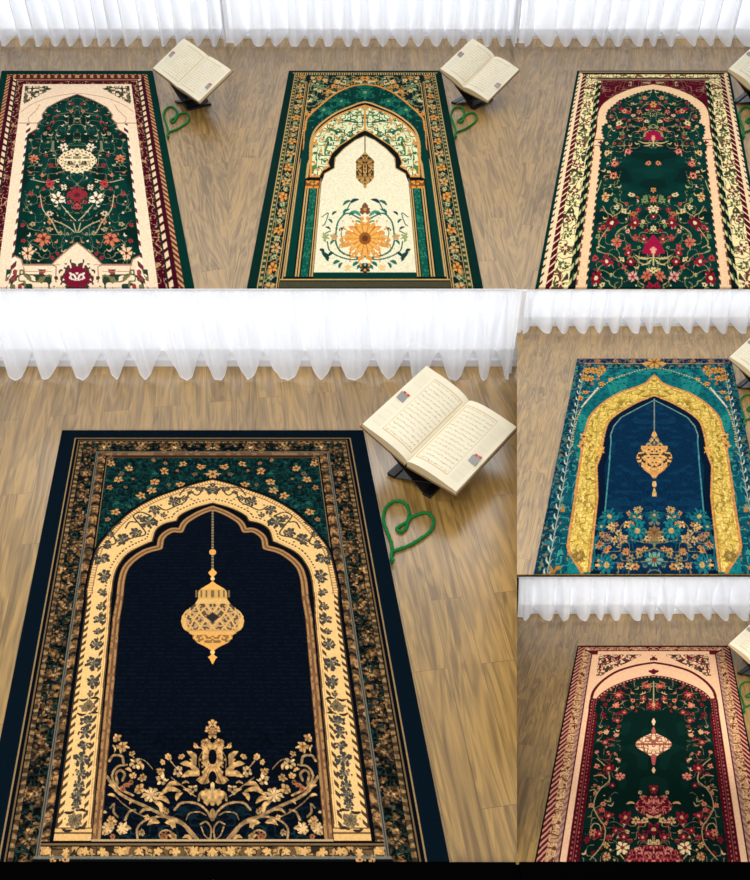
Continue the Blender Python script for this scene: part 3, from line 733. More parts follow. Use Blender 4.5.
def rug_crimson_sprays():      # panel 3
    R = Rug(GROUND, 653.0, 72, 289, 76, 220, 540, .5057); U, V, D = R.U, R.V, R.D
    GR = (2, 44, 38); MA = (84, 6, 26); CR = (250, 226, 164); PE = (250, 204, 156)
    along = np.where(1 - U < V * 1.22, V, U + 10); vy = lambda y: R.uv((653, y))[1]
    R.img[:] = GR
    R.rope((D > .03) & (D < .08), D, along, .07, (246, 210, 164), (20, 36, 32), 1.0, .35); R.img[(D > .052) & (D < .085)] = (250, 214, 168)
    R.rope((D > .085) & (D < .135), D, along, .07, (250, 214, 168), MA, 1.0, .8)
    m = (D >= .135) & (D < .275); R.img[m] = CR; R.filigree(m, 17, [(96, 100, 60), (120, 56, 52), (70, 84, 52)], 6, .05, (60, 60, 40), .84)
    for k in range(20): v = .3 + k * .15; R.flower((.795, v), .045, [(110, 50, 52), (84, 96, 56)][k % 2], CR, 6, k, .4, CR)
    R.rope((D > .275) & (D < .335), D, along, .13, (206, 190, 130), (8, 26, 22), 1.4, .66)
    R.rope((D > .297) & (D < .313), D, along, .13, (40, 84, 56), (8, 26, 22), 1.0, .5)
    top = (V * 1.22 < 1 - U); R.img[top & (D > .02) & (D < .045)] = (168, 140, 100); m = top & (D > .045) & (D < .22); R.img[m & (D < .10)] = (40, 30, 26)
    m = top & (V > .075) & (V < .135); R.img[m] = CR; R.filigree(m, 20, [(150, 90, 60), (110, 110, 60)], 7, .08)
    R.img[top & (V > .135) & (V < .155) & (U < .8)] = (24, 26, 24); R.img[top & (V > .155) & (V < .185) & (U < .72)] = (140, 112, 84)
    ins = (U < .665) & (V > .185); R.img[ins] = MA; R.filigree(ins & (V < .9), 16, [(150, 96, 84), (120, 90, 70)], 9, .035, (176, 150, 110), .86)
    O = lambda p: px((560, 65), 7.14, p)
    o = [(.66, 3.2), (.66, vy(145))] + smooth_pts(R.uvs(O([(262, 470), (268, 380), (285, 320), (330, 268), (430, 210), (540, 170), (620, 155), (665, 148)])), 5); o[-1] = (0, o[-1][1])
    i = [(.565, 3.2), (.565, vy(152))] + R.uvs(O([(280, 600), (295, 570), (315, 535), (298, 490), (300, 448), (342, 420), (325, 385), (340, 335), (420, 265), (540, 215), (620, 193), (665, 186)])); i[-1] = (0, i[-1][1])
    mo = R.poly_mask(o + [(0, 3.2)]); fi = R.poly_mask(i + [(0, 3.2)])
    R.img[mo] = PE; low = V > vy(148)
    _, di, si, _t = R.dist(i); m = mo & ~fi & (di < .013) & low; R.rope(m, di, si, .07, PE, (60, 30, 34), .8, .6); _, do, so, _t = R.dist(o); R.rope(mo & (do < .012) & low, do, so, .08, PE, (130, 80, 60), 0, .6)
    R.img[mo & ~fi & (di < .010) & ~low & (((si / .05) % 1) < .5)] = (60, 60, 46)
    for y in (141, 147): R.img[mo & ~fi & (np.abs(V - vy(y)) < .006)] = (150, 90, 80)
    R.flower((.585, vy(144)), .03, (110, 30, 44), None, 4)
    R.img[fi] = GR; n = vnoise(U * 6, V * 16, 2); R.img[fi & (n > .6)] = (3, 52, 44); R.img[fi & (n < .3)] = (2, 34, 30)
    cols = [(196, 184, 116), (222, 190, 130), (206, 122, 90), (150, 22, 48), (226, 196, 140), (118, 140, 84), (176, 60, 60)]
    dens = fi & ((V < vy(150)) | (V > vy(196)) | (U > .30)) & ~((V > vy(158)) & (V < vy(192)) & (U < .34))
    crimson_common(R, fi, 4, dens, cols, .52)
    R.poly([(0, vy(102)), (.05, vy(106)), (.10, vy(111)), (0, vy(111))], (120, 14, 40)); R.flower((0, vy(106)), .05, (206, 150, 84), (140, 30, 40), 6)
    for y, w, h in [(138, .11, .17), (249, .105, .20)]:
        c = vy(y); R.poly([(0, c - h * .6), (w * .45, c - h * .35), (w * .8, c), (w, c + h * .28), (w * .5, c + h * .3), (0, c + h * .42)], (158, 18, 60)); R.flower((0, c + .02), .03, (240, 150, 130), None, 5); R.line([(0, c + h * .1), (0, c + h * .8)], .014, (206, 190, 130), sm=False)
        R.leaf((0, c + h * .45), (w * 1.6, c + h * .35), .014, (200, 180, 120)); R.leaf((.01, c + h * .5), (w, c + h * .8), .014, (206, 190, 130))
    Q = lambda p: px((530, 175), 5.77, p)
    for p in [[(420, 190), (440, 225), (475, 250), (450, 310), (395, 400), (430, 430)], [(475, 250), (520, 220), (530, 185), (495, 168)], [(560, 300), (510, 330), (490, 370), (500, 440)], [(600, 480), (640, 520), (690, 520)], [(410, 40), (390, 100)], [(620, 290), (670, 290)]]: R.line(R.uvs(Q(p)), .008, (176, 160, 104))
    for x, y, r, c in [(470, 285, 36, (122, 10, 34)), (605, 285, 28, (140, 16, 42)), (435, 135, 24, (220, 170, 110)), (500, 400, 26, (206, 110, 84)), (440, 510, 30, (150, 30, 50)), (580, 510, 22, (150, 10, 40)), (565, 458, 18, (160, 24, 48)), (590, 595, 26, (220, 160, 140)), (380, 605, 30, (140, 14, 40)), (672, 590, 26, (200, 110, 80)), (400, 320, 14, (150, 40, 50)), (560, 335, 14, (230, 170, 140)), (500, 195, 16, (226, 206, 150)), (655, 380, 22, (150, 50, 50)), (722, 95, 16, (200, 140, 80)), (722, 150, 18, (206, 110, 80)), (695, 205, 20, (226, 206, 150)), (722, 250, 18, (120, 10, 36)), (480, 15, 20, (220, 190, 120)), (595, 235, 18, (190, 110, 60)), (722, 315, 16, (226, 210, 150)), (735, 560, 16, (220, 206, 140))]:
        c2 = R.uv(Q([(x, y)])[0]); c2 = (0, c2[1]) if x > 715 else c2
        R.flower(c2, r / 5.77 / 100, c, (226, 206, 160) if c[0] < 170 else (150, 40, 50), 6, x, .55, (60, 20, 26))
    for x, y, r, c in [(605, 245, 22, (196, 120, 84)), (560, 345, 26, (130, 20, 40)), (455, 340, 22, (206, 110, 80)), (570, 400, 26, (140, 20, 40)), (420, 425, 24, (226, 190, 130)), (365, 380, 18, (150, 50, 50)), (600, 465, 20, (190, 70, 60)), (520, 370, 16, (226, 160, 130)), (485, 625, 24, (206, 90, 90)), (390, 715, 24, (206, 80, 70)), (380, 800, 26, (206, 90, 70)), (335, 640, 22, (220, 170, 110)), (630, 710, 20, (200, 110, 60)), (677, 365, 26, (20, 60, 46)), (500, 440, 14, (150, 40, 50))]:
        R.flower(R.uv(O([(x, y)])[0]), r / 7.14 / 84, c, (60, 30, 30), 6, x, .5, (236, 216, 160))
    return R

def rug_teal():                # panel 5
    R = Rug(FIVE, 654.0, 360, 574.2, 77, 220, 540, .5057); U, V, D = R.U, R.V, R.D
    TE = (10, 96, 104); NV = (6, 44, 66); GO = (214, 160, 88); YE = (228, 192, 92)
    along = np.where(1 - U < V * 1.22, V, U + 10); vy = lambda y: R.uv((654, y))[1]
    R.img[:] = (12, 56, 72); R.filigree(D < .30, 20, [(40, 110, 118), (6, 36, 52), (110, 110, 80)], 3, .07, (30, 96, 104), .8)
    m = (D > .25) ; R.img[m] = TE; n = vnoise(U * 8, V * 8, 5); R.img[m & (n > .55)] = (18, 120, 120); R.img[m & (n < .3)] = (6, 74, 88)
    m = (D > .12) & (D < .27) & (V > .5); R.img[m] = (12, 82, 94); R.filigree(m, 16, [(60, 140, 130), (10, 60, 76)], 8, .06, (176, 120, 60), .84)
    for k in range(26): v = .35 + k * .1; R.leaf((.885, v), (.92, v - .07), .014, (196, 206, 180)); R.leaf((.885, v + .03), (.86, v - .05), .013, (150, 160, 150))
    R.line([(.888, .2), (.888, 3.0)], .008, (150, 160, 140), sm=False)
    top = V < .095; R.img[top] = (14, 30, 62); R.filigree(top, 20, [(96, 90, 96)], 9, .08); R.img[(V > .095) & (V < .11) & (U < .9)] = (176, 150, 96); R.img[(V > .104) & (V < .11)] = (40, 60, 70)
    for u in (.28, .5, .73): R.flower((u, .05), .035, (176, 122, 72), (80, 50, 40), 5)
    O = lambda p: px((555, 350), 6.82, p)
    sp = (V > .11) & (V < .75); 
    R.scatter(sp & (U > .25) & (V < .55), .10, 4, lambda cu, cv, q, r: R.flower((cu, cv), .025, [(60, 140, 126), (176, 120, 66), (20, 80, 90)][int(q * 3)], (20, 60, 60), 5, q * 5))
    for x, y, r in [(225, 150, 34), (270, 150, 34), (320, 140, 32), (200, 195, 30), (240, 205, 26), (300, 175, 22), (385, 215, 22), (315, 240, 22), (210, 300, 20), (175, 340, 20)]: R.flower(R.uv(O([(x, y)])[0]), r / 6.82 / 82, (214, 150, 70), (150, 90, 40), 6, x, .6, (120, 76, 40))
    o1 = R.uvs(O([(120, 660), (140, 540), (165, 450), (215, 360), (300, 280), (390, 215), (480, 180), (560, 155), (620, 140), (670, 130)])); o1[-1] = (0, o1[-1][1])
    sl, q1, s1, _t = R.dist(smooth_pts(o1, 4)); R.img[(q1 < .016) & (((s1 / .035) % 1) < .55)] = (196, 166, 104)
    m = R.poly_mask(smooth_pts(o1, 4) + [(0, vy(475)), (.72, vy(475))]) ; R.img[m] = (14, 104, 106); R.img[m & (n > .5)] = (30, 130, 122); R.img[m & (vnoise(U * 30, V * 30, 2) > .7)] = (10, 84, 92)
    R.line(R.uvs(O([(185, 395), (292, 268)])), .022, (210, 200, 170)); R.flower((0, .07), .11, (206, 150, 74), (120, 80, 40), 7, 1.57, .6, (110, 70, 40)); R.flower((.1, .10), .05, (206, 150, 74), None, 5)
    out = [(.60, vy(574.2)), (.735, vy(553)), (.75, vy(548)), (.755, vy(470))] + smooth_pts(R.uvs(O([(185, 680), (195, 600), (212, 545), (232, 475), (280, 415), (350, 355), (450, 298), (560, 262), (620, 235), (650, 205), (672, 183)])), 4); out[-1] = (0, out[-1][1])
    inn = [(.53, vy(574.2)), (.53, vy(500)), (.575, vy(468))] + smooth_pts(R.uvs(O([(320, 720), (330, 640), (348, 560), (372, 500), (440, 440), (560, 372), (625, 345), (672, 325)])), 4); inn[-1] = (0, inn[-1][1])
    mo = R.poly_mask(out + [(0, vy(574))]); mi = R.poly_mask(inn + [(0, 3.2), (.53, 3.2)])
    band = mo & ~mi; R.img[band] = YE; R.filigree(band, 20, [(168, 134, 52), (206, 166, 72), (242, 212, 122)], 11, .09, (140, 116, 50), .86)
    _, do, so, _t = R.dist(out); _, di, si, _t = R.dist(inn)
    R.img[do < .014] = (206, 142, 74); R.img[band & (do > .014) & (do < .028) & (((so / .04) % 1) < .5)] = (238, 196, 110)
    R.img[mi] = NV; R.img[mi] = (4, 40, 68); R.img[mi & (vnoise(U * 14, V * 24, 3) > .6)] = (8, 50, 78)
    R.img[band & (di < .018)] = (214, 150, 80); R.img[band & (di < .03) & (di > .022)] = (180, 130, 60)
    R.img[mi & (di < .07)] = (3, 22, 44)
    for y in (438, 447): R.flower((.76, vy(y)), .05, GO, (90, 60, 40), 5, y); 
    R.flower((.565, vy(452)), .05, (224, 166, 80), None, 5); R.flower((.57, vy(444)), .03, (224, 166, 80), None, 5)
    c = (.645, vy(558)); R.flower(c, .055, (150, 120, 60), (190, 150, 80), 8, 0, .8, (110, 90, 40))
    t = [(.45, 3.0), (.46, vy(445))] + R.uvs(O([(378, 590), (400, 530), (450, 470), (560, 410), (640, 370), (672, 352)])); t[-1] = (0, t[-1][1])
    _, dt, st, _t = R.dist(t); R.img[mi & (dt < .007) & (V < vy(520))] = (70, 140, 140); R.img[mi & (dt < .007) & (((st / .03) % 1) < .5) & (V < vy(440))] = (130, 150, 140)
    cs = (U < .009) & (V > vy(400)) & (V < vy(436)); R.img[cs] = (130, 140, 130)
    def half(pts, col): return R.poly([(0, vy(pts[0][1]))] + [(x / (77 * (y + 22) / 382), vy(y)) for x, y in pts] + [(0, vy(pts[-1][1]))], col)
    n2 = vnoise(U * 50, V * 50, 9)
    half([(1, 433), (3, 437), (2, 439)], GO); m = half([(2, 438), (7, 444), (9, 448)], (60, 70, 70)); R.img[m & (n2 > .5)] = (196, 156, 96)
    half([(13, 447.5), (13.5, 450.5)], (220, 158, 88)); m = half([(14, 450.5), (17.5, 457), (18, 461), (15, 467), (11, 470)], (60, 50, 44)); R.img[m & (n2 > .42)] = (222, 166, 96)
    half([(12, 469), (10, 472), (4, 476), (1.5, 480)], (224, 160, 90)); half([(1.8, 483), (2, 488), (.8, 489)], (222, 176, 110)); half([(.6, 490), (2, 495), (2.2, 498)], (222, 176, 110))
    low = mi & (V > vy(508)) & (U < .53)
    keep = R.img.copy()
    Q = lambda p: px((530, 465), 5.77, p)
    cl = [(22, 104, 112), (30, 124, 124), (196, 134, 72), (216, 170, 100), (16, 84, 100), (150, 130, 84)]
    R.scatter(low & (V > vy(508) + U * .25) & (V > vy(512)), .075, 7, lambda cu, cv, q, r: R.flower((cu, cv), .016 + .024 * r.random(), cl[int(q * 6)], (10, 50, 70), 6, q * 6, .45))
    R.filigree(low & (V > vy(514)), 12, [(120, 116, 84), (24, 96, 106)], 4, .03)
    for x, y, r, c in [(455, 305, 44, (24, 112, 116)), (410, 365, 28, (18, 100, 108)), (620, 390, 54, (26, 120, 120)), (600, 310, 30, (30, 110, 112)), (440, 585, 44, (24, 116, 124)), (550, 515, 20, (214, 140, 70)), (437, 505, 18, (220, 146, 74)), (400, 470, 20, (200, 136, 80)), (530, 440, 24, (196, 150, 100)), (440, 430, 24, (170, 130, 96)), (620, 270, 26, (190, 160, 100)), (715, 400, 40, (150, 110, 60)), (715, 300, 30, (60, 110, 100)), (715, 560, 44, (120, 150, 130))]:
        c2 = R.uv(Q([(x, y)])[0]); c2 = (0 if x > 714 else c2[0], c2[1]); R.flower(c2, r / 5.77 / 105, c, (200, 160, 96) if c[0] < 100 else (120, 70, 40), 9, x, .4, (6, 50, 72))
    R.img[~low] = keep[~low]
    R.mottle(U >= 0, 75, .80, 1.10, 4)
    return R

def rug_burgundy():            # panel 6
    R = Rug(SIX, 653.5, 647, 863.0, 76, 220, 540, .5057); U, V, D = R.U, R.V, R.D
    GR = (5, 30, 25); MA = (96, 14, 30); PE = (254, 198, 156); GO = (196, 148, 104)
    along = np.where(1 - U < V * 1.22, V, U + 10); vy = lambda y: R.uv((653, y))[1]
    R.img[:] = (10, 26, 20)
    R.rope((D > .018) & (D < .085), D, along, .062, MA, (206, 150, 124), 1.2, .42)
    m = (D >= .085) & (D < .168); R.img[m] = GO; R.filigree(m, 34, [(104, 50, 40), (230, 186, 136), (226, 180, 130)], 3, .10); R.img[m & (((along / .11 + vnoise(U * 20, V * 20, 2) * .5) % 1) < .14)] = (110, 60, 46)
    R.rope((D > .168) & (D < .200), D, along, .07, (150, 104, 92), (186, 146, 126), 1.2, .5); R.rope((D > .197) & (D < .212), D, along, .05, MA, (60, 10, 24), .5)
    top = (V * 1.22 < 1 - U) & (D < .26); R.img[top] = MA; m = top & (V > .035) & (V < .095); R.img[m] = (176, 128, 96); R.filigree(m, 30, [MA, (230, 186, 146)], 5, .08); R.img[top & (V < .02)] = (20, 20, 20); R.img[top & (V > .11) & (U < .72)] = PE
    ins = (D >= .212) & (V > .12) & (U < .79); R.img[ins] = PE
    O = lambda p: px((555, 640), 6.82, p)
    a = [(.735, 3.2), (.735, vy(720))] + smooth_pts(R.uvs(O([(222, 520), (240, 400), (262, 345), (320, 282), (420, 218), (540, 180), (620, 165), (672, 158)])), 4); a[-1] = (0, a[-1][1])
    b = [(.63, 3.2), (.63, vy(716))] + smooth_pts(R.uvs(O([(272, 500), (290, 425), (345, 368), (440, 318), (560, 278), (672, 262)])), 4); b[-1] = (0, b[-1][1])
    fi = R.poly_mask(b + [(0, 3.2)]); ma = R.poly_mask(a + [(0, 3.2)]) & ~fi
    _, da, sa, _t = R.dist(a); _, db, sb, _t = R.dist(b); low = V > vy(700)
    R.img[ma & (da < .034)] = MA; R.img[ma & (da < .034) & (((sa / .05) % 1) < .35) & (da > .008) & (da < .024)] = (56, 8, 20)
    R.img[(db < .03) & ~fi] = MA; R.img[(db < .018) & ~fi & (((sb / .045) % 1) < .4)] = (206, 150, 120)
    m = ma & low; R.img[m] = MA; R.img[m & (((V / .045) % 1) < .45) & (np.abs((da - .03)) < .007)] = (176, 110, 90); R.img[m & (((V / .04) % 1) < .4) & (np.abs((da - .075)) < .006)] = (186, 130, 96); R.mottle(m, 60, .6, 1.15, 4); R.img[m & (np.abs(da - .052) < .006)] = (130, 60, 60)
    m = ins & ~ma & ~fi & (V < .62) & (U > .14) & (V - .15 < (U - .10) * .75) & (da > .05); R.filigree(m & (U < .70), 19, [(50, 56, 44), (110, 80, 62), (96, 20, 36)], 12, .10, (110, 24, 40), .76)
    R.flower((0, vy(660)), .05, MA, None, 3, 1.57); R.blob((0, vy(673)), .06, .03, (120, 40, 50)); R.flower((0, vy(673)), .05, MA, None, 4)
    R.img[fi] = GR; R.img[fi & (vnoise(U * 10, V * 10, 3) > .6)] = (8, 38, 31)
    cols = [(172, 150, 110), (226, 180, 130), (150, 26, 44), (120, 16, 34), (206, 120, 90), (130, 40, 44)]
    dens = fi & (((V < vy(712)) & (V > vy(682))) | (U > .34) | (V > vy(818))) & ~((U < .33) & (V > vy(712)) & (V < vy(800)))
    crimson_common(R, fi, 9, dens, cols, .60)
    for x, y, r, c in [(430, 385, 40, (122, 20, 34)), (630, 325, 24, (196, 70, 60)), (415, 455, 24, (206, 120, 90)), (470, 505, 20, (130, 16, 36)), (425, 560, 18, (120, 16, 36)), (600, 410, 26, (110, 20, 34)), (675, 455, 44, (118, 18, 34)), (340, 710, 20, (130, 20, 34)), (420, 660, 16, (206, 150, 110)), (350, 640, 16, (216, 170, 120))]:
        c2 = R.uv(O([(x, y)])[0]); c2 = (0 if x > 670 else c2[0], c2[1]); R.flower(c2, r / 6.82 / 84, c, (216, 150, 110), 7, x, .55, (206, 130, 100))
    R.line([(0, vy(683)), (0, vy(704))], .016, (172, 160, 110), sm=False)
    def half(pts, col): return R.poly([(0, vy(pts[0][1]))] + [(x / (76 * (y - 265) / 382), vy(y)) for x, y in pts] + [(0, vy(pts[-1][1]))], col)
    half([(.5, 720), (2, 723.5), (.5, 727)], PE); half([(.6, 729), (2.2, 733), (1, 736)], (176, 90, 80))
    m = half([(2, 735), (9, 738), (16, 742), (18.5, 746), (16, 750), (9, 754), (3, 758)], (250, 204, 160)); R.filigree(m, 26, [(150, 90, 70)], 14, .10)
    R.img[m & (np.abs(V - vy(746)) < .012)] = (150, 80, 60)
    half([(3, 757), (2, 762), (1.2, 767)], (176, 80, 80)); half([(.5, 769), (2, 772), (.5, 775)], (224, 186, 136))
    Q = lambda p: px((530, 750), 5.77, p)
    for p in [[(385, 60), (430, 100), (455, 150), (455, 190), (410, 230), (378, 280), (368, 345), (400, 410), (432, 460), (425, 540), (385, 600), (345, 645)], [(345, 245), (370, 240), (385, 260)], [(350, 460), (370, 435), (400, 445), (410, 480)], [(430, 300), (460, 310), (465, 290)], [(540, 640), (510, 600), (530, 575)], [(717, 500), (717, 560)], [(370, 160), (410, 155), (440, 175)]]: R.line(R.uvs(Q(p)), .009, (176, 150, 104))
    for x, y, r, c in [(455, 115, 32, (130, 20, 40)), (520, 165, 28, (222, 130, 110)), (475, 215, 18, (110, 16, 34)), (455, 35, 14, (120, 16, 36)), (717, 235, 28, (128, 24, 40)), (655, 290, 24, (190, 110, 84)), (550, 400, 34, (130, 24, 44)), (610, 420, 24, (220, 176, 120)), (660, 420, 20, (226, 186, 130)), (452, 392, 24, (140, 30, 44)), (415, 358, 14, (206, 100, 84)), (495, 475, 20, (140, 24, 40)), (540, 515, 24, (130, 24, 40)), (650, 515, 24, (140, 30, 44)), (400, 495, 20, (140, 30, 44)), (717, 470, 34, (100, 14, 34)), (690, 548, 16, (222, 190, 130)), (532, 575, 36, (250, 214, 160)), (440, 560, 16, (200, 160, 100)), (560, 485, 12, (226, 186, 130)), (635, 255, 12, (206, 176, 130)), (440, 630, 20, (206, 150, 100))]:
        c2 = R.uv(Q([(x, y)])[0]); c2 = (0 if x > 714 else c2[0], c2[1]); R.flower(c2, r / 5.77 / 104, c, (216, 150, 110) if c[0] < 170 else (150, 40, 44), 6, x, .55, (60, 16, 24))
    R.leaf(*R.uvs(Q([(555, 322), (605, 320)])), .022, (206, 160, 104)); R.leaf(*R.uvs(Q([(490, 60), (520, 78)])), .02, (206, 180, 130))
    for y, ru, rv in [(808, .17, .10), (860, .24, .11)]:
        m = (U / ru) ** 2 + ((V - vy(y)) / rv) ** 2 < 1; R.img[m] = MA; R.filigree(m, 30, [(206, 120, 104), (160, 60, 64), (216, 140, 116)], 8, .07)
    R.leaf((0, vy(819)), (.07, vy(816)), .026, (220, 170, 110))
    return R

rug_specs = [
    (rug_main, 'large navy and gold prayer rug with a gold lantern in a cream arch'),
    (rug_cream_medallion, 'green prayer rug with wide cream borders and a cream oval medallion, back row left'),
    (rug_lantern_bouquet, 'dark green prayer rug with a cream niche, small lantern and orange daisy, back row middle'),
    (rug_crimson_sprays, 'green prayer rug with peach arch, cream floral border and crimson sprays, no lantern'),
    (rug_teal, 'teal and blue prayer rug with a yellow gold arch and gold lantern'),
    (rug_burgundy, 'burgundy bordered prayer rug with plain peach arch and pale lantern on blackish green field'),
]
for fn, label in rug_specs:
    R = fn(); R.shade(.035, 5, 90); R.build('prayer_rug', label, M_WEAVE, 'prayer rugs with a pointed arch')
# ------------------------------------------------------------------ floors
TONE = (150, 117, 62)
WOOD = {1.0: wood_material('oak_planks', 0.07, 0.46, TONE), 0.5: wood_material('oak_planks_small', 0.035, 0.3, TONE, .6)}
WOOD['back'] = wood_material('oak_planks_back', 0.075, 0.85, (145, 113, 62), .3)

def floor(name, bay, xl, xr, yfront, bback, vpx, wood, th):
    """slab whose sides follow the bay's edges; the planks run the way of the rug"""
    phi = math.atan2(vpx - 375, math.hypot(F, 440 - bay.yh))
    b0 = bay.dist(yfront); b1 = bback
    P = [(bay.a_of(xl, b0), b0), (bay.a_of(xr, b0), b0), (bay.a_of(xr, b1), b1), (bay.a_of(xl, b1), b1)]
    rot = Matrix.Rotation(-phi, 4, 'Z'); inv = rot.inverted()
    vs = [inv @ Vector((x, y, -th)) for x, y in P] + [inv @ Vector((x, y, 0)) for x, y in P]
    m = MB(); m.hexa(vs)
    o = m.build(name, wood, matrix=bay.M @ rot)
    return tag(o, kind='structure')

def curtain_bay(idx, bay, xl, xr, ytop, y_lobe, y_rec, y_base, lobes, label, free_top=None):
    """white wall, skirting, daylit pane and the sheer curtain hanging in front of it"""
    k = bay.k
    bw = bay.dist(y_base)
    topz = free_top if free_top else bay.height(ytop + 1.5, bw)
    def slab(x0, x1, b0, b1, z0, z1):
        vs = []
        for z in (z0, z1):
            for x, b in ((x0, b0), (x1, b0), (x1, b1), (x0, b1)): vs.append((bay.a_of(x, bw) , b, z))
        return vs
    def sl(name, x0, x1, b0, b1, z0, z1, mat):
        m = MB(); m.hexa(slab(x0, x1, b0, b1, z0, z1)); return tag(m.build(name, mat, matrix=bay.M), kind='structure')
    th = .006 * k
    sl('wall_%s' % idx, xl, xr, bw, bw + th, -.004, topz - .002, M_WALL)
    skirt_h = bay.height(y_base - (4.5 if k == 1 and not free_top else 2.6), bw - .008 * k)
    sl('baseboard_%s' % idx, xl, xr, bw - .012 * k, bw, 0.0, max(skirt_h, .01), M_SKIRT)
    zb = skirt_h * 1.15 + .03 * k
    n = 1
    for j in range(n):
        x0 = xl + (xr - xl) * (j + .004) / n; x1 = xr - 5
        f = MB(); f.hexa(slab(x0, x1, bw - .004 * k, bw, zb, topz - .006))
        o = tag(f.build('window_%s_%d' % (idx, j + 1), M_GLOW_BACK if free_top else M_GLOW, matrix=bay.M), kind='structure')  # glowing panel added on the wall to backlight the curtain
    # curtain
    scale = (y_lobe - y_rec)
    bl, br = bay.dist(y_lobe, .006 * k), bw - .022 * (scale / 21.) * (bw / 2.) * (1 if k == 1 else 1)
    zr = max(bay.height(y_rec, br), .012)
    bmid = (bl + br) / 2
    xs = sorted(lobes)
    kn = []                                            # fold knots: position, 1 at a fold's crest, 0 in the hollow
    rr = random.Random(len(xs) * 7 + int(xl))
    for i, x in enumerate(xs):
        kn.append((x, 1.0 - .25 * rr.random()))
        if i + 1 < len(xs): kn.append(((x + xs[i + 1]) / 2 + rr.uniform(-2, 2) * (scale / 21), .12 * rr.random()))
    kx = np.array([p[0] for p in kn]); kv = np.array([p[1] for p in kn])
    nx = int((xr - xl) * (1.2 if k == 1 and not free_top else 2)) + 2; nz = 24
    X = np.linspace(xl, xr, nx)
    fold = np.interp(X, kx, kv, left=.5, right=.5)
    fold = fold * fold * (3 - 2 * fold); fold = 1 - (1 - fold) ** 2.0                       # broad rounded crests, narrow hollows
    ph = np.cumsum(np.abs(np.gradient(fold))) 
    zt = (free_top if free_top else bay.height(ytop + .9, bmid))
    vs, fs = [], []
    for j in range(nz + 1):
        t = j / nz
        for i in range(nx):
            f = fold[i]
            amp = 1 - .55 * t if not free_top else 1 - .3 * t
            ft = .5 + (f - .5) * amp
            if not free_top: ft = .5 + (f - .5) * (amp if t < .6 else amp * (1 - (t - .6) / .4 * .9))
            b = br + (bl - br) * ft + .002 * k * math.sin(X[i] * .9 + t * 3)
            z0 = zr + (.006 * k - zr) * f
            z = z0 + (zt - z0) * t
            a = bay.a_of(X[i], bmid, zt / 2 if not free_top else 0)
            a += (.004 * math.sin(ph[i] * 3 + t * 2.5)) * k
            vs.append((a, b, z))
    for j in range(nz):
        for i in range(nx - 1):
            q = j * nx + i; fs.append((q, q + 1, q + nx + 1, q + nx))
    am = bay.a_of((xl + xr) / 2, bw)
    M = bay.M @ Matrix.Translation((am, bmid, 0))
    e = empty('sheer_curtain', M)
    loc = lambda L: [(v[0] - am, v[1] - bmid, v[2]) for v in L]
    mesh_obj('voile', loc(vs), fs, M_VOILE, e, smooth=True)
    hem = MB()                                         # narrow sewn hem along the lower edge
    r = .0016 * k * (1 if not free_top else 2)
    for i in range(nx - 1):
        p, q = Vector(vs[i]), Vector(vs[i + 1])
        hem.hexa(loc([(p.x, p.y - r, p.z - r), (q.x, q.y - r, q.z - r), (q.x, q.y + r, q.z - r), (p.x, p.y + r, p.z - r), (p.x, p.y - r, p.z + r), (q.x, q.y - r, q.z + r), (q.x, q.y + r, q.z + r), (p.x, p.y + r, p.z + r)]))
    hem.build('hem', M_HEM, e)
    RD = .0016 * k if not free_top else .008
    rod = MB(); a0, a1 = bay.a_of(xl, bmid, zt if not free_top else 0), bay.a_of(xr, bmid, zt if not free_top else 0)
    rh = .0012 * k if not free_top else .01
    rod.hexa(loc([(a0, bmid - RD, zt - rh), (a1, bmid - RD, zt - rh), (a1, bmid + RD, zt - rh), (a0, bmid + RD, zt - rh), (a0, bmid - RD, zt + rh), (a1, bmid - RD, zt + rh), (a1, bmid + RD, zt + rh), (a0, bmid + RD, zt + rh)]))
    rod.build('curtain_rail', M_RAIL, e)
    tag(e, label, 'curtain', 'sheer white curtains')
    return bw

M_HEM = simple('hem_cloth', (238, 236, 236), 0.8)
M_RAIL = simple('white_rail', (222, 222, 226), 0.4)

lob_main = [-60, -25, 5, 36, 74, 109, 137, 180, 212, 243, 284, 319, 353, 391, 419, 458, 488, 514]
lob1 = [-90, -70, -50, -30, -12, 8, 25, 41, 58, 72, 89, 103, 116, 130, 149, 166, 180, 199, 215, 227]
lob2 = [235, 260, 276, 296, 314, 329, 349, 365, 382, 402, 418, 436, 453, 471, 487, 502, 514]
lob3 = [523, 548, 564, 584, 601, 616, 638, 651, 668, 691, 707, 724, 744, 762, 780, 800, 818, 836]
bw = curtain_bay('front', GROUND, -90, 516.6, 288.6, 379.5, 350, 364, lob_main, 'sheer white curtain across the back of the largest bay')
BACKW = curtain_bay('back_left', GROUND, -110, 228.6, 0, 46, 31.5, 38, lob1, 'sheer white curtain behind the green rug with cream borders, far left', 1.25)
curtain_bay('back_middle', GROUND, 229.5, 516.4, 0, 46, 31.5, 38, lob2, 'sheer white curtain behind the green rug with the orange daisy', 1.25)
curtain_bay('back_right', GROUND, 517.6, 850, 0, 46, 31.5, 38, lob3, 'sheer white curtain behind the crimson sprayed rug, far right of the back row', 1.25)
b5 = curtain_bay('middle_right', FIVE, 517.6, 840, 288.8, 333.3, 318.5, 325.5, lob3, 'sheer white curtain behind the teal rug')
b6 = curtain_bay('lower_right', SIX, 517.6, 840, 576.2, 620.5, 606, 613, lob3, 'sheer white curtain behind the burgundy rug, under the teal shelf')

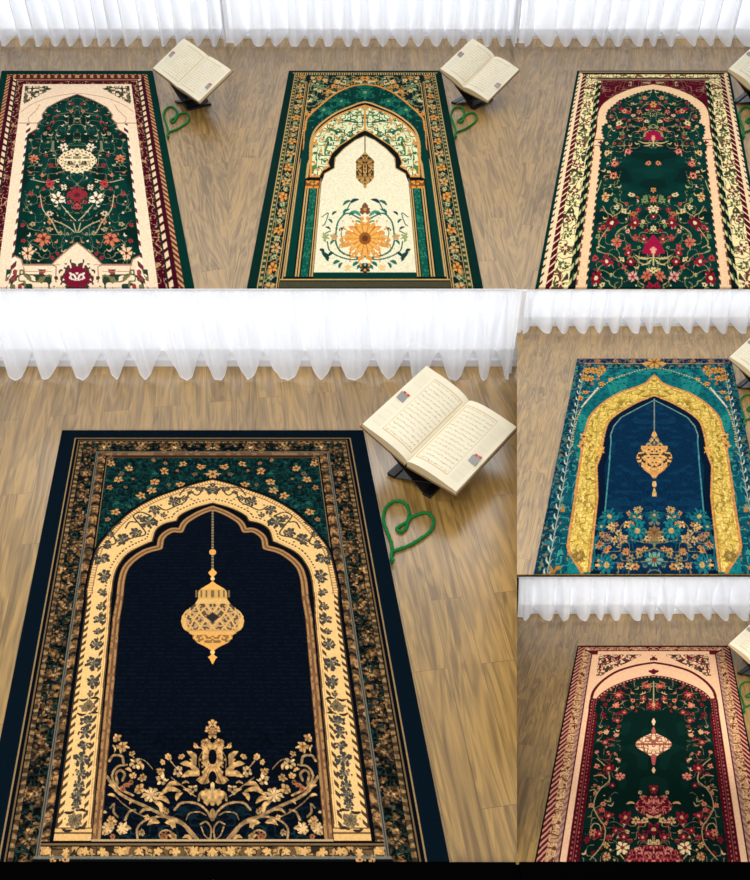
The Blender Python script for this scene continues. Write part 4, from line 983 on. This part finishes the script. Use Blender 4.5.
floor('floor_main', GROUND, -90, 517, 863, bw + .02, 213, WOOD[1.0], .02)
floor('floor_back_left', GROUND, -110, 229, 300, BACKW + .04, 74, WOOD['back'], .02)
floor('floor_back_middle', GROUND, 229, 517, 300, BACKW + .04, 365, WOOD['back'], .02)
floor('floor_back_right', GROUND, 517, 850, 292, BACKW + .04, 653, WOOD['back'], .02)
floor('floor_middle_right', FIVE, 517, 840, 574.3, b5 + .01, 653, WOOD[0.5], .002)
floor('floor_lower_right', SIX, 516, 840, 862.5, b6 + .01, 653, WOOD[0.5], .004)

# hidden fill added under the teal rug's shelf to brighten the burgundy bay
sl6 = area('shelf_light', (0, 0, 0), (0, 0, -1), .5, .05, 1.6, (1.0, .97, .92))
sl6.matrix_basis = FIVE.M @ Matrix.Translation((.72, 1.25, -.03)) @ Matrix.Rotation(.55, 4, 'X')
sl6.data.spread = 1.9

# black plinth front under the floors
bf = GROUND.dist(863)
p = MB(); p.box(-1.2, GROUND.a_of(521, bf), bf - .30, bf - .0005, -.9, .0055); tag(p.build('trim_1', M_BLACK), kind='structure')
w6 = SIX.M @ SIX.at(620, 862.5)
p = MB(); p.box(GROUND.a_of(518, bf), 1.0, bf - .30, w6.y - .0005, -.9, w6.z + .004); tag(p.build('trim_2', M_BLACK), kind='structure')
g = MB(); g.box(-6, 6, -3, 7, -.95, -.9); tag(g.build('floor_base', M_BLACK), kind='structure')

# ------------------------------------------------------------------ open book on a folding stand, yarn heart
def page_block(w, L, bul, tg, te, side, seed, k):
    """one half of the open book: curved top with printed lines, coloured point by point"""
    nr, nl = 110, 170
    r = np.linspace(0, 1, nr); l = np.linspace(0, 1, nl)
    Rr, Ll = np.meshgrid(r, l)
    top = bul * np.sin(np.pi * Rr ** .62) - .0015 * k * 0
    img = np.zeros((nl, nr, 3)); img[:] = (240, 230, 204)
    img[:] = img + (vnoise(Rr * 6, Ll * 6, seed)[..., None] - .5) * 8
    # frame and lines of script
    fx0, fx1, fy0, fy1 = .06, .70, .09, .92
    for lo, hi, c in ((0, .006, (196, 160, 110)),):
        e = np.minimum.reduce([np.abs(Rr - fx0) + 9 * ((Ll < fy0) | (Ll > fy1)), np.abs(Rr - fx1) + 9 * ((Ll < fy0) | (Ll > fy1)), (np.abs(Ll - fy0) + 9 * ((Rr < fx0) | (Rr > fx1))) * .75, (np.abs(Ll - fy1) + 9 * ((Rr < fx0) | (Rr > fx1))) * .75])
        img[e < .005] = (214, 184, 140)
    ins = (Rr > fx0 + .03) & (Rr < fx1 - .03) & (Ll > fy0 + .015) & (Ll < fy1 - .015)
    row = (Ll - fy0) / (fy1 - fy0) * 15; ph = row % 1
    wob = (vnoise(Rr * 60, np.floor(row) * 7.3, seed) - .5) * .3
    img[ins & (np.abs(ph - .5 - wob) < .13) & (vnoise(Rr * 90, np.floor(row) * 3.1, seed + 2) > .25)] = (222, 208, 174)
    img[ins & (np.abs(ph - .5 - wob) < .10) & (vnoise(Rr * 90, np.floor(row) * 3.1, seed + 5) > .66)] = (190, 172, 136)
    m = (Rr > fx1 + .05) & (Rr < .93) & (Ll > .08) & (Ll < .9) & (((Ll * 60) % 1) < .4); img[m] = (226, 216, 190)
    n = nr * nl; idx = np.arange(n).reshape(nl, nr)
    X = side * w * Rr; Y = L * Ll
    P = [np.stack([X, Y, top], -1).reshape(-1, 3)]
    C = [img.reshape(-1, 3)]
    faces = []
    q = [(idx[:-1, :-1]), (idx[:-1, 1:]), (idx[1:, 1:]), (idx[1:, :-1])]
    if side < 0: q = q[::-1]
    faces.append(np.stack(q, -1).reshape(-1, 4))
    # sides: layered page edges
    base = n; nlay = 9
    loop = [(0, i) for i in range(nr)] + [(i, nr - 1) for i in range(1, nl)] + [(nl - 1, i) for i in range(nr - 2, -1, -1)] + [(i, 0) for i in range(nl - 2, 0, -1)]
    li = np.array([idx[a] for a in loop]); T = P[0][li]
    tk = tg + (te - tg) * np.abs(T[:, 0]) / w
    bot = T.copy(); bot[:, 2] = -tk
    for j in range(nlay):
        f = (j + 1) / nlay; ring = T * (1 - f) + bot * f
        P.append(ring); C.append(np.tile(np.array([(226, 208, 168), (196, 172, 128)][j % 2], float), (len(ring), 1)))
    nloop = len(li); rings = [li] + [base + j * nloop + np.arange(nloop) for j in range(nlay)]
    for j in range(nlay):
        a, b = rings[j], rings[j + 1]; s4 = [a, b, np.roll(b, -1), np.roll(a, -1)]
        if side < 0: s4 = s4[::-1]
        faces.append(np.stack(s4, -1))
    F4 = np.concatenate(faces); V = np.concatenate(P); Cc = np.concatenate(C)
    me = bpy.data.meshes.new('page_block')
    me.vertices.add(len(V)); me.vertices.foreach_set('co', V.ravel().astype(np.float32))
    fl = [tuple(int(x) for x in f) for f in F4]
    me = bpy.data.meshes.new('page_block'); me.from_pydata([tuple(v) for v in V], [], fl)
    at = me.color_attributes.new('weave', 'FLOAT_COLOR', 'POINT')
    rgba = np.ones((len(V), 4), np.float32); rgba[:, :3] = lin(np.clip(Cc, 0, 255)); at.data.foreach_set('color', rgba.ravel())
    me.materials.append(M_PAGE)
    return me

def book(bay, q, k, labels, n):
    x, y, z, psi, L, w, al, ar, pt = q
    d = Vector((math.sin(psi) * math.cos(pt), math.cos(psi) * math.cos(pt), math.sin(pt)))
    e = Vector((math.cos(psi), -math.sin(psi), 0)); nn = e.cross(d)
    B = Matrix(((e.x, d.x, nn.x, x), (e.y, d.y, nn.y, y), (e.z, d.z, nn.z, z), (0, 0, 0, 1)))
    root = empty('open_book', bay.M @ B)
    tag(root, labels[0], 'book', 'open books on black folding stands')
    tg, te = .013 * k, .011 * k
    for side, ang in ((-1, al), (1, ar)):
        R = Matrix.Rotation(ang if side < 0 else -ang, 4, 'Y')
        me = page_block(w, L, .012 * k, tg, te, side, n * 5 + side, k)
        o = bpy.data.objects.new('page_block', me); COL.objects.link(o); o.parent = root; o.matrix_basis = R
        c = MB(); x0, x1 = sorted((0, side * (w + .003 * k)))
        t = .003 * k
        hi = lambda X: -(tg + (te - tg) * min(1, abs(X) / w)) - .0002
        c.hexa([(x0, -.003 * k, hi(x0) - t), (x1, -.003 * k, hi(x1) - t), (x1, L + .003 * k, hi(x1) - t), (x0, L + .003 * k, hi(x0) - t), (x0, -.003 * k, hi(x0)), (x1, -.003 * k, hi(x1)), (x1, L + .003 * k, hi(x1)), (x0, L + .003 * k, hi(x0))])
        co = c.build('cover', M_COVER, root, R)
        # small page tab near the outer edge
        tb = MB(); a = side * w * .865; hgt = .012 * k * math.sin(math.pi * .865 ** .62) + .0012 * k
        ty = L * (.52 if side < 0 else .40)
        tb.hexa([(a - .011 * k, ty - .014 * k, hgt - .0008 * k), (a + .012 * k, ty - .016 * k, hgt - .0008 * k), (a + .010 * k, ty + .010 * k, hgt - .0008 * k), (a - .013 * k, ty + .012 * k, hgt - .0008 * k), (a - .011 * k, ty - .014 * k, hgt + .0008 * k), (a + .012 * k, ty - .016 * k, hgt + .0008 * k), (a + .010 * k, ty + .010 * k, hgt + .0008 * k), (a - .013 * k, ty + .012 * k, hgt + .0008 * k)])
        t_ = tb.build('page_tab', M_TABG, root, R)
        rb = MB(); a2 = a - .001 * k; y2 = ty + .0135 * k
        for dx in (-.0075, .0035): rb.box(a2 + dx * k, a2 + (dx + .008) * k, y2 - .004 * k, y2 + .003 * k, hgt - .0006 * k, hgt + .0012 * k)
        rb.build('tab_mark', M_TABR, t_)
    # stand: two slotted boards crossing like an X below the spine
    S = empty('folding_book_stand', bay.M @ Matrix.Translation((x, y, 0)) @ Matrix.Rotation(-psi, 4, 'Z'))
    tag(S, labels[1], 'book stand', 'black folding book stands')
    zc = z * .42
    def under(px_, l):                                  # lower face of the cover at a place, in the stand's axes
        ang = al if px_ < 0 else ar
        return z + l * L * math.sin(pt) + abs(px_) * math.tan(ang) - (tg + .0035 * k) / max(.3, math.cos(ang)) - .001 * k
    for side in (-1, 1):
        m = MB(); hw_ = .0055 * k
        fx = -side * .055 * k; ux = side * w * .62
        for l0, l1 in ((.02, .30), (.36, .64), (.70, .95)) if side < 0 else ((.02, .27), (.39, .61), (.73, .95)):
            pass
        l0, l1 = .03, .62
        Y0, Y1 = l0 * L, l1 * L
        u0, u1 = under(ux, l0), under(ux, l1)
        dx = ux - fx
        def ringp(yy, top):
            n2 = Vector((-(top - 0), dx)).normalized() * hw_
            return [(fx - abs(n2.x), yy, 0.0), (fx + abs(n2.x), yy, 0.0), (ux + abs(n2.x), yy, top - .002 * k), (ux - abs(n2.x), yy, top - .002 * k)]
        a, b = ringp(Y0, u0), ringp(Y1, u1)
        m.add(a + b, [(0, 1, 2, 3), (7, 6, 5, 4), (0, 4, 5, 1), (1, 5, 6, 2), (2, 6, 7, 3), (3, 7, 4, 0)])
        o = m.build('stand_board', M_STAND, S)
        f = MB(); f.box(fx - .010 * k, fx + .012 * k, Y0, Y1, 0.0, .010 * k); f.build('foot', M_STAND, o)
    # pivot
    pv = MB()
    return root

books = [
    (GROUND, [0.077, 1.4595, 0.09, 0.6713, 0.2639, 0.1437, 0.3727, -0.072, 0.0777], 1.0, ('open book with cream pages on the stand beside the large navy rug', 'black folding stand beside the large navy rug, under the biggest open book')),
    (GROUND, [-0.9106, 3.9563, 0.09, 0.9396, 0.2043, 0.2076, 0.1937, -0.015, 0.5169], 1.0, ('open book beside the green rug with cream borders, back row left', 'black folding stand beside the green rug with cream borders, back row left')),
    (GROUND, [0.4053, 3.9518, 0.09, 0.6676, 0.2672, 0.1368, 0.5113, -0.2393, 0.2666], 1.0, ('open book beside the green rug with the orange daisy, back row middle', 'black folding stand beside the green rug with the orange daisy')),
    (GROUND, [1.7307, 3.9568, 0.09, 0.6628, 0.3976, 0.1336, 0.4642, -0.2792, 0.0946], 1.0, ('open book cut by the photo edge beside the crimson sprayed rug, top right', 'black folding stand beside the crimson sprayed rug, top right')),
    (FIVE, [0.9048, 1.8433, 0.045, 0.7334, 0.2011, 0.0671, 0.4993, -0.2744, 0.0955], .5, ('open book cut by the photo edge beside the teal rug', 'black folding stand beside the teal rug')),
    (SIX, [0.9079, 1.8755, 0.045, 0.8321, 0.1763, 0.0632, 0.5147, -0.2142, 0.1508], .5, ('open book cut by the photo edge beside the burgundy rug', 'black folding stand beside the burgundy rug')),
]
for n, (bay, q, k, lb) in enumerate(books): book(bay, q, k, lb, n)

heart = [(205, 842), (204, 818), (206, 796), (203, 765), (188, 722), (172, 675), (177, 632), (203, 603), (236, 597), (262, 613), (273, 645), (264, 678), (238, 694), (224, 708), (243, 718), (261, 702), (275, 668), (308, 649), (345, 644), (366, 664), (369, 692), (350, 722), (310, 750), (268, 774), (226, 789), (205, 800), (203, 822), (212, 832)]
def yarn(bay, cx, y0, s, k, label):
    pts = []
    ph = [(cx + s * (340 + x / 3.947 - 213), y0 + s * (350 + y / 3.947 - 432)) for x, y in heart]
    ph = [p for p in smooth_pts(ph, 8)]
    r = .0039 * k if bay is not GROUND or s == 1 else .0046
    n = len(ph)
    o3 = None; vs = []; fs = []; C = []
    for i, p in enumerate(ph):
        z = r + (1.9 * r if 100 < i < 128 and False else 0)
        if i > n - 20: z = r + 2 * r * min(1, (i - n + 20) / 8)
        C.append(bay.at(p[0], p[1], z))
    # the yarn where it lies over the rug's edge rides up on the pile
    org = C[0].copy(); org.z = 0
    C = [c - org for c in C]
    seg = 10
    for i, c in enumerate(C):
        t = (C[min(i + 1, n - 1)] - C[max(i - 1, 0)]).normalized()
        sx = t.cross(Vector((0, 0, 1))).normalized(); up = sx.cross(t)
        for j in range(seg):
            a = 2 * math.pi * j / seg
            rr = r * (1 + .16 * math.sin(3 * a + i * 1.3))
            vs.append(c + sx * math.cos(a) * rr + up * math.sin(a) * rr)
    for i in range(n - 1):
        for j in range(seg):
            fs.append((i * seg + j, i * seg + (j + 1) % seg, (i + 1) * seg + (j + 1) % seg, (i + 1) * seg + j))
    fs.append(tuple(range(seg))[::-1]); fs.append(tuple((n - 1) * seg + j for j in range(seg)))
    o = mesh_obj('yarn_heart', vs, fs, M_YARN, matrix=bay.M @ Matrix.Translation((org.x, org.y, 0.0006)), smooth=True)
    tag(o, label, 'yarn', 'green yarn laid out as hearts')

yarn(GROUND, 213, 432, 1.0, 1.0, 'green yarn shaped as a heart on the floor beside the large navy rug')
yarn(GROUND, 77.5, 72, .5057, 1.0, 'green yarn heart on the floor beside the green rug with cream borders')
yarn(GROUND, 365, 72, .5057, 1.0, 'green yarn heart on the floor beside the green rug with the orange daisy')
yarn(GROUND, 653, 72, .5057, 1.0, 'green yarn heart on the floor beside the crimson sprayed rug, at the photo edge')
yarn(FIVE, 654, 360, .5057, .5, 'green yarn heart beside the teal rug, at the photo edge')
yarn(SIX, 653.5, 647, .5057, .5, 'green yarn heart beside the burgundy rug, at the photo edge')
